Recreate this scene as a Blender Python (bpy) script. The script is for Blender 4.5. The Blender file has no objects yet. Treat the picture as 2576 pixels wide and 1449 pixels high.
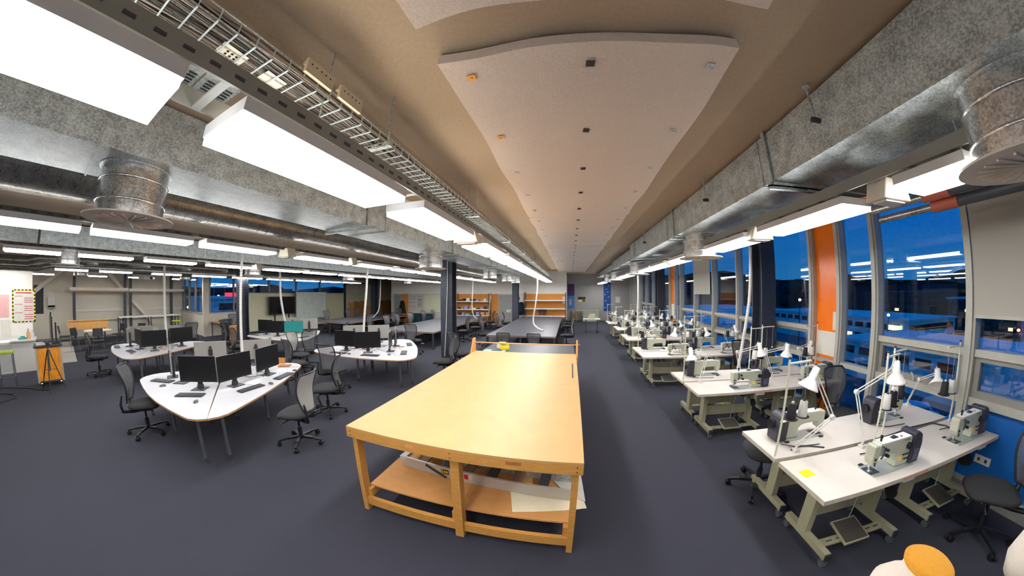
import bpy, bmesh, math, random
from mathutils import Vector, Matrix, Euler
random.seed(7)
SC = bpy.context.scene
COL = SC.collection
PI = math.pi

# ---------------------------------------------------------------- camera (stereographic wide panorama lens)
cd = bpy.data.cameras.new('camera')
cam = bpy.data.objects.new('camera', cd)
COL.objects.link(cam)
cd.type = 'PANO'
cd.sensor_fit = 'HORIZONTAL'
cd.sensor_width = 36.0
cd.clip_start = 0.05
cd.clip_end = 2000
cy = cd
cy.panorama_type = 'FISHEYE_LENS_POLYNOMIAL'
cy.fisheye_fov = math.radians(300)
K = [0.10147774626614824, -8.817785042361753e-05, -8.732281765701419e-05, 1.79194078309197e-06]
cy.fisheye_polynomial_k0 = 0.0
cy.fisheye_polynomial_k1 = -K[0]
cy.fisheye_polynomial_k2 = -K[1]
cy.fisheye_polynomial_k3 = -K[2]
cy.fisheye_polynomial_k4 = -K[3]
RM = Matrix(((0.97928276, -0.20241994, 0.00560806), (0.20248287, 0.97917002, -0.01505826), (-0.00244315, 0.01588183, 0.99987089)))
cx_, cf_, cu_ = RM.col[0], RM.col[1], RM.col[2]
m4 = Matrix((( cx_[0], cu_[0], -cf_[0], 0), (cx_[1], cu_[1], -cf_[1], 0), (cx_[2], cu_[2], -cf_[2], 2.4), (0, 0, 0, 1)))
cam.matrix_world = m4
SC.camera = cam

# ---------------------------------------------------------------- world: dusk sky
w = bpy.data.worlds.new('dusk_sky'); SC.world = w; w.use_nodes = True
nt = w.node_tree; nt.nodes.clear()
out = nt.nodes.new('ShaderNodeOutputWorld'); bg = nt.nodes.new('ShaderNodeBackground')
tc = nt.nodes.new('ShaderNodeTexCoord'); sx = nt.nodes.new('ShaderNodeSeparateXYZ')
rp = nt.nodes.new('ShaderNodeValToRGB')
nz = nt.nodes.new('ShaderNodeTexNoise'); nz.inputs['Scale'].default_value = 2.2; nz.inputs['Detail'].default_value = 4
mp = nt.nodes.new('ShaderNodeMapping'); mp.inputs['Scale'].default_value = (1, 1, 5)
mx = nt.nodes.new('ShaderNodeMath'); mx.operation = 'MULTIPLY_ADD'; mx.inputs[1].default_value = 0.22
nt.links.new(tc.outputs['Generated'], sx.inputs[0]); nt.links.new(tc.outputs['Generated'], mp.inputs[0]); nt.links.new(mp.outputs[0], nz.inputs['Vector'])
nt.links.new(nz.outputs['Fac'], mx.inputs[0]); nt.links.new(sx.outputs['Z'], mx.inputs[2]); nt.links.new(mx.outputs[0], rp.inputs[0])
e = rp.color_ramp.elements
e[0].position = 0.08; e[0].color = (0.03, 0.22, 0.45, 1)
e[1].position = 0.75; e[1].color = (0.0, 0.17, 0.62, 1)
e2 = e.new(0.25); e2.color = (0.0, 0.135, 0.5, 1)
nt.links.new(rp.outputs[0], bg.inputs[0]); bg.inputs[1].default_value = 0.6; nt.links.new(bg.outputs[0], out.inputs[0])
SC.view_settings.view_transform = 'Standard'; SC.view_settings.look = 'None'
SC.view_settings.gamma = 1; SC.view_settings.use_curve_mapping = False
SC.view_settings.exposure = 0.9
LAMP_E = 13.0
ADDED_UP = 4.5
SC.cycles.use_denoising = True
SC.cycles.max_bounces = 8; SC.cycles.diffuse_bounces = 4; SC.cycles.transparent_max_bounces = 16

# ---------------------------------------------------------------- helpers
def lin(c):
    c = c / 255.0
    return c / 12.92 if c <= 0.04045 else ((c + 0.055) / 1.055) ** 2.4
def rgb(r, g, b): return (lin(r), lin(g), lin(b), 1)
MATS = {}
def mat(name, c, rough=0.6, metal=0.0, noise=None, bump=None, spec=None, stretch=None):
    """procedural material: c base colour; noise=(scale, amount) tone variation; bump=(scale, strength)"""
    if name in MATS: return MATS[name]
    m = bpy.data.materials.new(name); m.use_nodes = True; nt = m.node_tree
    b = nt.nodes['Principled BSDF']; b.inputs['Roughness'].default_value = rough; b.inputs['Metallic'].default_value = metal
    if spec is not None: b.inputs['Specular IOR Level'].default_value = spec
    b.inputs['Base Color'].default_value = rgb(*c)
    tc = nt.nodes.new('ShaderNodeTexCoord'); mp = nt.nodes.new('ShaderNodeMapping')
    nt.links.new(tc.outputs['Object'], mp.inputs[0])
    if stretch: mp.inputs['Scale'].default_value = stretch
    if noise is None: noise = (6, 0.05)
    n = nt.nodes.new('ShaderNodeTexNoise'); n.inputs['Scale'].default_value = noise[0]; n.inputs['Detail'].default_value = 5
    nt.links.new(mp.outputs[0], n.inputs['Vector'])
    r = nt.nodes.new('ShaderNodeMapRange'); r.inputs['From Min'].default_value = 0.3; r.inputs['From Max'].default_value = 0.7
    r.inputs['To Min'].default_value = 1 - noise[1]; r.inputs['To Max'].default_value = 1 + noise[1]
    nt.links.new(n.outputs['Fac'], r.inputs[0])
    mm = nt.nodes.new('ShaderNodeVectorMath'); mm.operation = 'SCALE'; mm.inputs[0].default_value = rgb(*c)[:3]
    nt.links.new(r.outputs[0], mm.inputs['Scale']); nt.links.new(mm.outputs[0], b.inputs['Base Color'])
    if bump:
        n2 = nt.nodes.new('ShaderNodeTexNoise'); n2.inputs['Scale'].default_value = bump[0]; n2.inputs['Detail'].default_value = 3
        nt.links.new(mp.outputs[0], n2.inputs['Vector'])
        bp = nt.nodes.new('ShaderNodeBump'); bp.inputs['Strength'].default_value = bump[1]; bp.inputs['Distance'].default_value = 0.02
        nt.links.new(n2.outputs['Fac'], bp.inputs['Height']); nt.links.new(bp.outputs[0], b.inputs['Normal'])
    MATS[name] = m
    return m
def emat(name, c, s):
    if name in MATS: return MATS[name]
    m = bpy.data.materials.new(name); m.use_nodes = True; nt = m.node_tree
    b = nt.nodes['Principled BSDF']; b.inputs['Base Color'].default_value = rgb(*c)
    b.inputs['Emission Color'].default_value = rgb(*c); b.inputs['Emission Strength'].default_value = s
    MATS[name] = m; return m
def glass_mat(name, tint=(235, 240, 245), fac=0.07):
    if name in MATS: return MATS[name]
    m = bpy.data.materials.new(name); m.use_nodes = True; nt = m.node_tree; nt.nodes.clear()
    o = nt.nodes.new('ShaderNodeOutputMaterial'); mix = nt.nodes.new('ShaderNodeMixShader')
    t = nt.nodes.new('ShaderNodeBsdfTransparent'); t.inputs[0].default_value = rgb(*tint)
    g = nt.nodes.new('ShaderNodeBsdfGlossy'); g.inputs['Roughness'].default_value = 0.015
    lw = nt.nodes.new('ShaderNodeLayerWeight'); lw.inputs[0].default_value = 0.5
    pw = nt.nodes.new('ShaderNodeMath'); pw.operation = 'POWER'; pw.inputs[1].default_value = 5.0; nt.links.new(lw.outputs['Facing'], pw.inputs[0])
    mu = nt.nodes.new('ShaderNodeMath'); mu.operation = 'MULTIPLY_ADD'; mu.inputs[1].default_value = 0.8; mu.inputs[2].default_value = fac; mu.use_clamp = True
    nt.links.new(pw.outputs[0], mu.inputs[0]); nt.links.new(mu.outputs[0], mix.inputs[0])
    nt.links.new(t.outputs[0], mix.inputs[1]); nt.links.new(g.outputs[0], mix.inputs[2]); nt.links.new(mix.outputs[0], o.inputs[0])
    MATS[name] = m; return m

class MB:
    """collects shapes; build() links them as ONE mesh object"""
    def __init__(s): s.v = []; s.f = []; s.sm = []
    def add(s, vs, fs, smooth=False):
        o = len(s.v); s.v += [tuple(v) for v in vs]; s.f += [tuple(i + o for i in f) for f in fs]; s.sm += [smooth] * len(fs); return s
    def box(s, x0, x1, y0, y1, z0, z1, M=None):
        vs = [Vector((x, y, z)) for z in (z0, z1) for x, y in ((x0, y0), (x1, y0), (x1, y1), (x0, y1))]
        if M: vs = [M @ v for v in vs]
        return s.add(vs, [(3, 2, 1, 0), (4, 5, 6, 7), (0, 1, 5, 4), (1, 2, 6, 5), (2, 3, 7, 6), (3, 0, 4, 7)])
    def bar(s, p0, p1, w, h=None, up=(0, 0, 1)):
        h = h or w; p0, p1 = Vector(p0), Vector(p1); d = p1 - p0; L = d.length
        if L < 1e-6: return s
        d /= L; u = Vector(up)
        if abs(d.dot(u)) > 0.98: u = Vector((1, 0, 0))
        a = d.cross(u).normalized(); b = a.cross(d)
        M = Matrix((( a[0], d[0], b[0], p0[0]), (a[1], d[1], b[1], p0[1]), (a[2], d[2], b[2], p0[2]), (0, 0, 0, 1)))
        return s.box(-w / 2, w / 2, 0, L, -h / 2, h / 2, M)
    def cyl(s, p0, p1, r, n=16, r2=None, cap=True, smooth=True):
        r2 = r if r2 is None else r2; p0, p1 = Vector(p0), Vector(p1); d = (p1 - p0).normalized()
        u = Vector((0, 0, 1)) if abs(d.z) < 0.9 else Vector((1, 0, 0)); a = d.cross(u).normalized(); b = d.cross(a)
        vs = []
        for p, q in ((p0, r), (p1, r2)):
            for i in range(n):
                t = 2 * PI * i / n; vs.append(p + (a * math.cos(t) + b * math.sin(t)) * q)
        s.add(vs, [(i, (i + 1) % n, n + (i + 1) % n, n + i) for i in range(n)], smooth)
        if cap: s.add(vs[:n], [tuple(range(n - 1, -1, -1))]); s.add(vs[n:], [tuple(range(n))])
        return s
    def tube(s, pts, r, n=8, cap=True):
        pts = [Vector(p) for p in pts]; m = len(pts); rings = []; a = None
        for i, p in enumerate(pts):
            d = (pts[min(i + 1, m - 1)] - pts[max(i - 1, 0)]).normalized()
            if a is None:
                u = Vector((0, 0, 1)) if abs(d.z) < 0.9 else Vector((1, 0, 0)); a = d.cross(u).normalized()
            a = (a - d * a.dot(d)).normalized(); b = d.cross(a); rr = r[i] if isinstance(r, (list, tuple)) else r
            rings += [p + (a * math.cos(2 * PI * k / n) + b * math.sin(2 * PI * k / n)) * rr for k in range(n)]
        fs = [(i * n + k, i * n + (k + 1) % n, (i + 1) * n + (k + 1) % n, (i + 1) * n + k) for i in range(m - 1) for k in range(n)]
        s.add(rings, fs, True)
        if cap: s.add(rings[:n], [tuple(range(n - 1, -1, -1))]); s.add(rings[-n:], [tuple(range(n))])
        return s
    def lathe(s, prof, n=24, c=(0, 0, 0), sx=1, sy=1):
        vs = [(c[0] + r * sx * math.cos(2 * PI * k / n), c[1] + r * sy * math.sin(2 * PI * k / n), c[2] + z) for r, z in prof for k in range(n)]
        m = len(prof)
        s.add(vs, [(i * n + k, i * n + (k + 1) % n, (i + 1) * n + (k + 1) % n, (i + 1) * n + k) for i in range(m - 1) for k in range(n)], True)
        s.add(vs[:n], [tuple(range(n - 1, -1, -1))]); s.add(vs[-n:], [tuple(range(n))]); return s
    def prism(s, poly, z0, z1):
        n = len(poly); vs = [(x, y, z0) for x, y in poly] + [(x, y, z1) for x, y in poly]
        return s.add(vs, [tuple(range(n - 1, -1, -1)), tuple(range(n, 2 * n))] + [(i, (i + 1) % n, n + (i + 1) % n, n + i) for i in range(n)])
    def ext(s, poly, y0, y1):
        """polygon in x,z pulled along y"""
        n = len(poly); vs = [(x, y0, z) for x, z in poly] + [(x, y1, z) for x, z in poly]
        return s.add(vs, [tuple(range(n)), tuple(range(2 * n - 1, n - 1, -1))] + [(i, n + i, n + (i + 1) % n, (i + 1) % n) for i in range(n)])
    def move(s, M):
        s.v = [tuple(M @ Vector(v)) for v in s.v]; return s
    def build(s, name, m, parent=None, bevel=0, sub=0, loc=None, rot=None):
        me = bpy.data.meshes.new(name); me.from_pydata(s.v, [], s.f); me.update()
        if m: me.materials.append(m)
        if any(s.sm): me.polygons.foreach_set('use_smooth', s.sm)
        o = bpy.data.objects.new(name, me); COL.objects.link(o)
        if parent: o.parent = parent
        if loc: o.location = loc
        if rot: o.rotation_euler = rot
        if bevel:
            b = o.modifiers.new('edge', 'BEVEL'); b.width = bevel; b.segments = 2; b.limit_method = 'ANGLE'; b.angle_limit = 0.7
        if sub:
            b = o.modifiers.new('soft', 'SUBSURF'); b.levels = b.render_levels = sub
        return o

def tag(o, label, cat, group=None):
    o['label'] = label; o['category'] = cat
    if group: o['group'] = group
    return o
def struct(o, label=None):
    o['kind'] = 'structure'
    if label: o['label'] = label
    return o
def empty(name, loc=(0, 0, 0), rz=0, parent=None):
    o = bpy.data.objects.new(name, None); COL.objects.link(o); o.location = loc; o.rotation_euler = (0, 0, rz)
    o.empty_display_size = 0.1
    if parent: o.parent = parent
    return o
def thing(name, label, cat, loc=(0, 0, 0), rz=0, group=None): return tag(empty(name, loc, rz), label, cat, group)
KIDS = {}
def dup(root, loc=None, rz=None, label=None, group=None):
    if root.name not in KIDS: KIDS[root.name] = [(c, list(c.children)) for c in root.children]
    r = root.copy(); COL.objects.link(r)
    if loc is not None: r.location = loc
    if rz is not None: r.rotation_euler = (0, 0, rz)
    if label: r['label'] = label
    if group: r['group'] = group
    for ch, gs in KIDS[root.name]:
        c = ch.copy(); COL.objects.link(c); c.parent = r
        for g in gs:
            d = g.copy(); COL.objects.link(d); d.parent = c
    return r
ORD = 'first second third fourth fifth sixth seventh eighth ninth tenth eleventh twelfth thirteenth fourteenth fifteenth sixteenth seventeenth eighteenth nineteenth twentieth'.split()
def text(name, s, size, m, parent=None, loc=(0, 0, 0), rot=(0, 0, 0), ext=0.0005, align='CENTER'):
    c = bpy.data.curves.new(name, 'FONT'); c.body = s; c.size = size; c.extrude = ext; c.align_x = align; c.align_y = 'CENTER'; c.materials.append(m); c.resolution_u = 2
    tmp = bpy.data.objects.new(name, c); COL.objects.link(tmp); bpy.context.view_layer.update()
    me = bpy.data.meshes.new_from_object(tmp.evaluated_get(bpy.context.evaluated_depsgraph_get())); bpy.data.objects.remove(tmp); bpy.data.curves.remove(c)
    o = bpy.data.objects.new(name, me); COL.objects.link(o); o.location = loc; o.rotation_euler = rot
    if parent: o.parent = parent
    return o

# ---------------------------------------------------------------- materials
M_carpet = mat('carpet', (50, 51, 63), 0.95, 0, (180, 0.25), (220, 0.5))
M_ceil = mat('ceiling_paint', (178, 160, 138), 0.9, 0, (40, 0.05))
M_cloud = mat('acoustic_felt', (222, 208, 196), 0.95, 0, (60, 0.06), (150, 0.4))
M_wallw = mat('white_wall', (232, 228, 220), 0.8, 0, (3, 0.03))
M_wallg = mat('beige_wall', (216, 208, 192), 0.85, 0, (2, 0.04))
M_wallgrey = mat('grey_wall', (158, 156, 154), 0.85)
M_alu = mat('aluminium_frame', (176, 174, 164), 0.45, 0.2)
M_aluin = mat('aluminium_reveal', (136, 134, 128), 0.5, 0.2)
M_orange = mat('orange_panel', (250, 122, 6), 0.25)
M_bluep = mat('blue_panel', (8, 92, 170), 0.45)
M_steel = mat('dark_steel', (58, 62, 74), 0.5, 0.2, (8, 0.12))
M_black = mat('black_plastic', (26, 26, 29), 0.45)
M_dgrey = mat('charcoal_plastic', (52, 53, 58), 0.5)
M_chrome = mat('chrome', (205, 205, 208), 0.18, 1.0)
M_legm = mat('grey_steel_leg', (120, 122, 126), 0.35, 0.7)
M_white = mat('white_plastic', (210, 208, 202), 0.4)
M_wlam = mat('white_laminate', (190, 190, 194), 0.4, 0, (3, 0.02))
M_ply = mat('plywood_edge', (186, 136, 84), 0.6, 0, (30, 0.12))
M_mdf = mat('pale_mdf_top', (203, 158, 104), 0.5, 0, (5, 0.04))
M_pine = mat('pine', (208, 150, 74), 0.55, 0, (14, 0.12), (30, 0.1), None, (1, 8, 8))
M_oran2 = mat('orange_plywood', (232, 148, 26), 0.5, 0, (5, 0.28), None, None, (9, 9, 1))
M_orwall = mat('cork_board_orange', (214, 140, 60), 0.8, 0, (25, 0.1))
M_dtop = mat('dark_laminate', (80, 80, 88), 0.45, 0, (6, 0.05))
M_sewtop = mat('sewing_top', (214, 206, 196), 0.45, 0, (3, 0.04))
M_beige = mat('olive_beige_enamel', (158, 154, 126), 0.45, 0, (6, 0.05))
M_cream = mat('cream_enamel', (176, 178, 158), 0.35, 0, (6, 0.03))
M_plate = mat('brushed_steel_plate', (188, 196, 192), 0.35, 0.5)
M_fabric = mat('charcoal_fabric', (46, 46, 48), 0.95, 0, (150, 0.25), (200, 0.3))
M_paper = mat('paper', (214, 210, 200), 0.8)
M_yellow = mat('yellow_plastic', (222, 196, 8), 0.45)
M_green = mat('lime_vinyl', (176, 196, 30), 0.5)
M_pipe = mat('black_lagging', (38, 38, 42), 0.7)
M_rust = mat('red_brown_paint', (158, 76, 52), 0.6)
M_card = mat('cardboard', (190, 140, 82), 0.85, 0, (8, 0.08))
M_glass = glass_mat('window_glass')
M_lamp = emat('lamp_diffuser', (255, 255, 255), LAMP_E)
M_added_glow = emat('added_top_glow', (255, 244, 226), ADDED_UP)  # added upward glow that brightens the ceiling and ducts
M_lampbody = mat('lamp_housing', (200, 198, 196), 0.5)

def galv(name, c, metal=0.75, rough=0.38, dr=0.1):
    m = bpy.data.materials.new(name); m.use_nodes = True; nt = m.node_tree; b = nt.nodes['Principled BSDF']
    b.inputs['Metallic'].default_value = metal
    tc = nt.nodes.new('ShaderNodeTexCoord'); v = nt.nodes.new('ShaderNodeTexVoronoi'); v.inputs['Scale'].default_value = 85
    n = nt.nodes.new('ShaderNodeTexNoise'); n.inputs['Scale'].default_value = 9; n.inputs['Detail'].default_value = 6
    nt.links.new(tc.outputs['Object'], v.inputs['Vector']); nt.links.new(tc.outputs['Object'], n.inputs['Vector'])
    sp = nt.nodes.new('ShaderNodeSeparateColor'); nt.links.new(v.outputs['Color'], sp.inputs[0])
    ad = nt.nodes.new('ShaderNodeMath'); ad.operation = 'MULTIPLY_ADD'; ad.inputs[1].default_value = 0.34; nt.links.new(sp.outputs[0], ad.inputs[0])
    mu = nt.nodes.new('ShaderNodeMath'); mu.operation = 'MULTIPLY'; mu.inputs[1].default_value = 0.6; nt.links.new(n.outputs['Fac'], mu.inputs[0]); nt.links.new(mu.outputs[0], ad.inputs[2])
    r = nt.nodes.new('ShaderNodeValToRGB'); nt.links.new(ad.outputs[0], r.inputs[0])
    r.color_ramp.elements[0].position = 0.25; r.color_ramp.elements[0].color = rgb(*[x * 0.8 for x in c])
    r.color_ramp.elements[1].position = 0.75; r.color_ramp.elements[1].color = rgb(*[min(255, x * 1.22) for x in c])
    nt.links.new(r.outputs[0], b.inputs['Base Color'])
    rr = nt.nodes.new('ShaderNodeMapRange'); rr.inputs['To Min'].default_value = rough - dr; rr.inputs['To Max'].default_value = rough + dr
    nt.links.new(ad.outputs[0], rr.inputs[0]); nt.links.new(rr.outputs[0], b.inputs['Roughness'])
    MATS[name] = m; return m
M_galv = galv('galvanised_steel', (184, 192, 192), 0.55, 0.42)
M_galvs = galv('bright_galvanised_steel', (214, 216, 214), 0.9, 0.24, 0.03)
M_galvd = galv('dull_spiral_duct_steel', (140, 138, 132), 0.7, 0.32)
# ================================================================ room shell
XW, ZC, YB, XL = 5.15, 3.9, 20.0, -18.2
o = MB().box(-24.5, 6.2, -6.5, 26, -0.12, 0).build('floor', M_carpet); struct(o, 'dark blue-grey carpet floor')
o = MB().box(-24.5, 5.35, -6.5, 26, ZC, ZC + 0.12).build('ceiling', M_ceil); struct(o, 'beige painted concrete ceiling')

# ---- facade on the window side: bays with real depth
def prof(name, y0, y1, z0, z1, parent, m=M_alu, x0=XW - 0.07, x1=XW + 0.1):
    return MB().box(x0, x1, y0, y1, z0, z1).build(name, m, parent)
def mullion(y, w=0.1, parent=None):
    mb = MB().box(XW - 0.1, XW + 0.08, y - w / 2, y + w / 2, 0, ZC).box(XW - 0.13, XW - 0.1, y - w / 4, y + w / 4, 0, ZC)
    return mb.build('mullion', M_alu, parent)
WN = [0]
def bay(y0, y1, kind, blind=None, label=None):
    WN[0] += 1
    w = empty('window_%d' % WN[0]); struct(w, label)
    xr = XW + 0.03
    g = lambda za, zb, ya=y0, yb=y1: MB().box(xr, xr + 0.012, ya, yb, za, zb).build('pane', M_glass, w)
    if kind == 'case':
        prof('transom', y0, y1, 1.60, 1.69, w); prof('sill_rail', y0, y1, 1.02, 1.12, w)
        g(1.69, 3.78); prof('head_rail', y0, y1, 3.78, ZC, w)
        mb = MB()
        for a in ((y0, y1, 1.12, 1.20), (y0, y1, 1.54, 1.60), (y0, y0 + 0.07, 1.2, 1.54), (y1 - 0.07, y1, 1.2, 1.54)): mb.box(XW - 0.03, XW + 0.07, *a)
        mb.build('casement_frame', M_aluin, w); g(1.2, 1.54, y0 + 0.07, y1 - 0.07)
        MB().box(XW - 0.075, XW - 0.03, (y0 + y1) / 2 - 0.012, (y0 + y1) / 2 + 0.012, 1.14, 1.17).bar((XW - 0.06, (y0 + y1) / 2, 1.17), (XW - 0.06, (y0 + y1) / 2 + 0.05, 1.24), 0.018).build('window_catch', M_alu, w)
        g(0.14, 1.02) if blind != 'blue' else None
        prof('bottom_rail', y0, y1, 0, 0.14, w)
    elif kind == 'narrow':
        prof('sill_rail', y0, y1, 1.03, 1.11, w); g(1.11, 3.78); g(0.14, 1.03); prof('head_rail', y0, y1, 3.78, ZC, w); prof('bottom_rail', y0, y1, 0, 0.14, w)
    return w
def orange(y0, y1):
    t = struct(empty('trim_%d' % (WN[0] + 1)), 'glossy orange infill panel between the window bays')
    MB().box(XW, XW + 0.05, y0, y1, 0, ZC).build('orange_panel', M_orange, t); prof('sill_rail', y0, y1, 1.03, 1.11, t)
    return t
facade = struct(empty('wall_right'), 'full height glazed wall looking over the city at dusk')
for y in (0.62, 2.17, 3.67, 4.44, 5.17, 6.62, 8.1, 9.65, 11.2, 12.72, 13.42, 14.2, 15.7, 17.2, 18.7, 20.2, 21.8, 23.6):
    mullion(y, 0.13 if y in (3.67, 4.44, 5.17, 2.17) else 0.12, facade)
w1 = bay(0.68, 2.1, 'case', 'blue', 'window beside the half lowered roller blind and blue panel')
w0 = bay(-3.2, 0.56, 'case', 'blue', 'window bay past the roller blind')
for wn, ya, yb in ((w1, 0.68, 2.1), (w0, -3.2, 0.56)):
    MB().box(XW, XW + 0.04, ya, yb, 0.1, 1.02).build('spandrel_panel', M_bluep, wn)
    MB().box(XW - 0.16, XW, ya, yb, 0.0, 0.1).build('skirting', M_aluin, wn)
bay(2.24, 3.6, 'case', None, 'large window over the car park, second bay')
bay(3.74, 4.37, 'narrow', None, 'narrow window next to the orange panel')
orange(4.5, 5.1)
bay(5.24, 6.55, 'case', None, 'window between orange panel and dark column')
bay(6.68, 8.03, 'case', None, 'window past the dark column')
bay(8.17, 9.58, 'case', None, 'window with dark reflections')
bay(9.72, 11.13, 'case', None, 'window with short blind')
bay(11.27, 12.65, 'case', None, 'window before far orange panel')
bay(12.78, 13.36, 'narrow', None, 'narrow window before far orange panel')
orange(13.48, 14.13)
for a, b in ((14.27, 15.63), (15.77, 17.13), (17.27, 18.63), (18.77, 20.13)): bay(a, b, 'case', None, 'far window bay')
# blank return beyond the glazed bays
o = MB().box(XW, XW + 0.1, 20.26, 26, 0, ZC).build('wall_right_end', M_wallgrey, facade)
# beam over the glazing, roller blinds
bl = thing('roller_blind', 'wide grey roller blind lowered over the window nearest the camera', 'blind', (0, 0, 0))
MB().box(XW - 0.16, XW - 0.15, -3.1, 2.1, 2.09, 3.75).build('blind_fabric', mat('blind_fabric', (176, 172, 162), 0.9, 0, (90, 0.04)), bl)
MB().box(XW - 0.17, XW - 0.14, -3.1, 2.1, 2.06, 2.1).build('bottom_bar', M_alu, bl)
MB().cyl((XW - 0.16, -3.1, 3.78), (XW - 0.16, 2.1, 3.78), 0.04, 10).build('roller', M_alu, bl)
bl = thing('roller_blind', 'short roller blind lowered halfway over a farther window bay', 'blind', (0, 0, 0))
MB().box(XW - 0.16, XW - 0.15, 9.75, 11.1, 2.33, 3.75).build('blind_fabric', MATS['blind_fabric'], bl)
MB().box(XW - 0.17, XW - 0.14, 9.75, 11.1, 2.3, 2.34).build('bottom_bar', M_alu, bl)

# ---- columns
def column(name, x, y, label, conduit=False):
    c = struct(empty(name, (x, y, 0)), label)
    mb = MB().box(-0.2, 0.2, -0.2, -0.17, 0, ZC).box(-0.2, 0.2, 0.17, 0.2, 0, ZC).box(-0.014, 0.014, -0.17, 0.17, 0, ZC)
    mb.build('column_shaft', M_steel, c); MB().box(-0.26, 0.26, -0.26, 0.26, 0, 0.02).build('base_plate', M_steel, c)
    return c
column('column_1', -3.93, 8.6, 'dark steel column with a white cord hanging down it')
column('column_2', -3.62, 18.7, 'far dark steel column near the grey door')
column('column_3', 4.78, 6.45, 'dark steel column against the glazing'); column('column_4', 4.8, 14.95, 'far dark steel column against the glazing')
column('column_5', -13.0, 6.65, 'dark steel column beside the plotter'); column('column_6', -14.85, 18.2, 'dark steel column before the cardboard')
cdm = MB().tube([(-3.88, 8.38, 3.5), (-3.87, 8.38, 2.6), (-3.9, 8.38, 1.9), (-3.93, 8.38, 1.2), (-3.98, 8.38, 0.6), (-4.0, 8.38, 0.3)], 0.012, 6).build('hanging_cable', M_white)
tag(cdm, 'white cord hanging down the front of the dark steel column', 'cable')

# ---- back wall block (faces the camera) and recess at the far right
bw = struct(empty('wall_back'), 'far wall with white top and orange board band')
MB().box(-14.4, -0.21, YB, YB + 0.15, 2.3, ZC).build('upper_wall', M_wallw, bw)
MB().box(-14.4, -0.21, YB + 0.02, YB + 0.15, 0, 2.3).build('lower_wall', mat('lower_wall_white', (206, 200, 190), 0.8), bw)
MB().box(-0.36, -0.21, YB + 0.15, 26, 0, ZC).build('return_wall', M_wallw, bw)
for a, b in ((-8.7, -5.15), (-3.15, -0.3), (-13.4, -12.8)):
    MB().box(a, b, YB - 0.015, YB + 0.02, 0.1, 2.28).build('board_panel', M_orwall, bw)
MB().box(-14.5, -14.4, YB, 26, 0, ZC).build('block_side', M_wallg, bw)
o = MB().box(-0.3, 6.2, 24.2, 24.35, 0, ZC).build('wall_back_recess', M_wallgrey); struct(o, 'grey end wall of the recess')
o = MB().box(-24.5, -14.2, 25.9, 26, 0, ZC).build('wall_back_far', M_wallg); struct(o)
def door(n, x0, x1, y, m, label, z=2.2):
    d = struct(empty('door_%d' % n), label)
    MB().box(x0, x1, y - 0.03, y, 0.0, z).build('door_leaf', m, d)
    mb = MB().box(x0 - 0.06, x0, y - 0.05, y + 0.02, 0, z + 0.06).box(x1, x1 + 0.06, y - 0.05, y + 0.02, 0, z + 0.06).box(x0, x1, y - 0.05, y + 0.02, z, z + 0.06)
    mb.build('door_frame', M_alu, d)
    MB().cyl((x1 - 0.1, y - 0.03, 1.02), (x1 - 0.1, y - 0.09, 1.02), 0.012, 8).bar((x1 - 0.1, y - 0.085, 1.02), (x1 - 0.24, y - 0.085, 1.02), 0.02).build('door_handle', M_chrome, d)
    MB().box(x0 + 0.55, x0 + 0.9, y - 0.035, y - 0.03, 0.95, 1.15).build('door_sign', M_paper, d)
    return d
door(1, -5.1, -4.05, YB, M_wallgrey, 'dark grey door behind the far dark column')
door(2, -14.1, -13.5, YB, M_wallgrey, 'grey door at the left end of the far wall')
door(3, -9.6, -8.8, YB, M_wallgrey, 'grey door right of the pale board')

# ---- left side: TV wall x = XL, corner, bracing wall, white partition
tv = struct(empty('wall_left'), 'pale partition wall with interior glazing above')
MB().box(XL - 0.12, XL, 9.0, 25.9, 0, 2.32).build('lower_wall', mat('greenish_partition', (212, 208, 176), 0.8), tv)
MB().box(XL - 0.12, XL, 18.3, 25.9, 2.32, ZC).build('upper_wall', M_wallg, tv)
for y in (9.0, 11.2, 13.4, 15.6, 18.3): MB().box(XL - 0.1, XL + 0.02, y - 0.05, y + 0.05, 2.32, ZC).build('glazing_bar', M_aluin, tv)
MB().box(XL - 0.1, XL + 0.02, 9, 18.3, 2.3, 2.36).build('glazing_sill', M_alu, tv)
for a, b in ((9.05, 11.15), (11.25, 13.35), (13.45, 15.55), (15.65, 18.25)): MB().box(XL - 0.05, XL - 0.04, a, b, 2.36, ZC - 0.1).build('pane', M_glass, tv)
MB().box(XL, XL + 0.06, 18.2, 18.42, 0, ZC).build('wall_post', M_steel, tv)
cw = struct(empty('wall_corner'), 'beige corner wall with tall windows')
MB().box(XL - 0.12, XL, 6.9, 9.0, 0, 1.25).build('under_sill', M_wallg, cw)
MB().box(XL - 0.12, XL, 6.9, 7.25, 1.25, ZC).build('pier', M_wallg, cw)
w = struct(empty('window_20'), 'dusk window beside the plotter')
MB().box(XL - 0.06, XL - 0.05, 7.25, 9.0, 1.25, ZC).build('pane', M_glass, w)
for y in (7.28, 8.75): MB().box(XL - 0.1, XL + 0.02, y - 0.04, y + 0.04, 1.25, ZC).build('window_frame', M_aluin, w)
MB().box(XL - 0.1, XL + 0.04, 7.25, 9.0, 1.2, 1.27).build('window_sill', M_alu, w)
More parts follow.
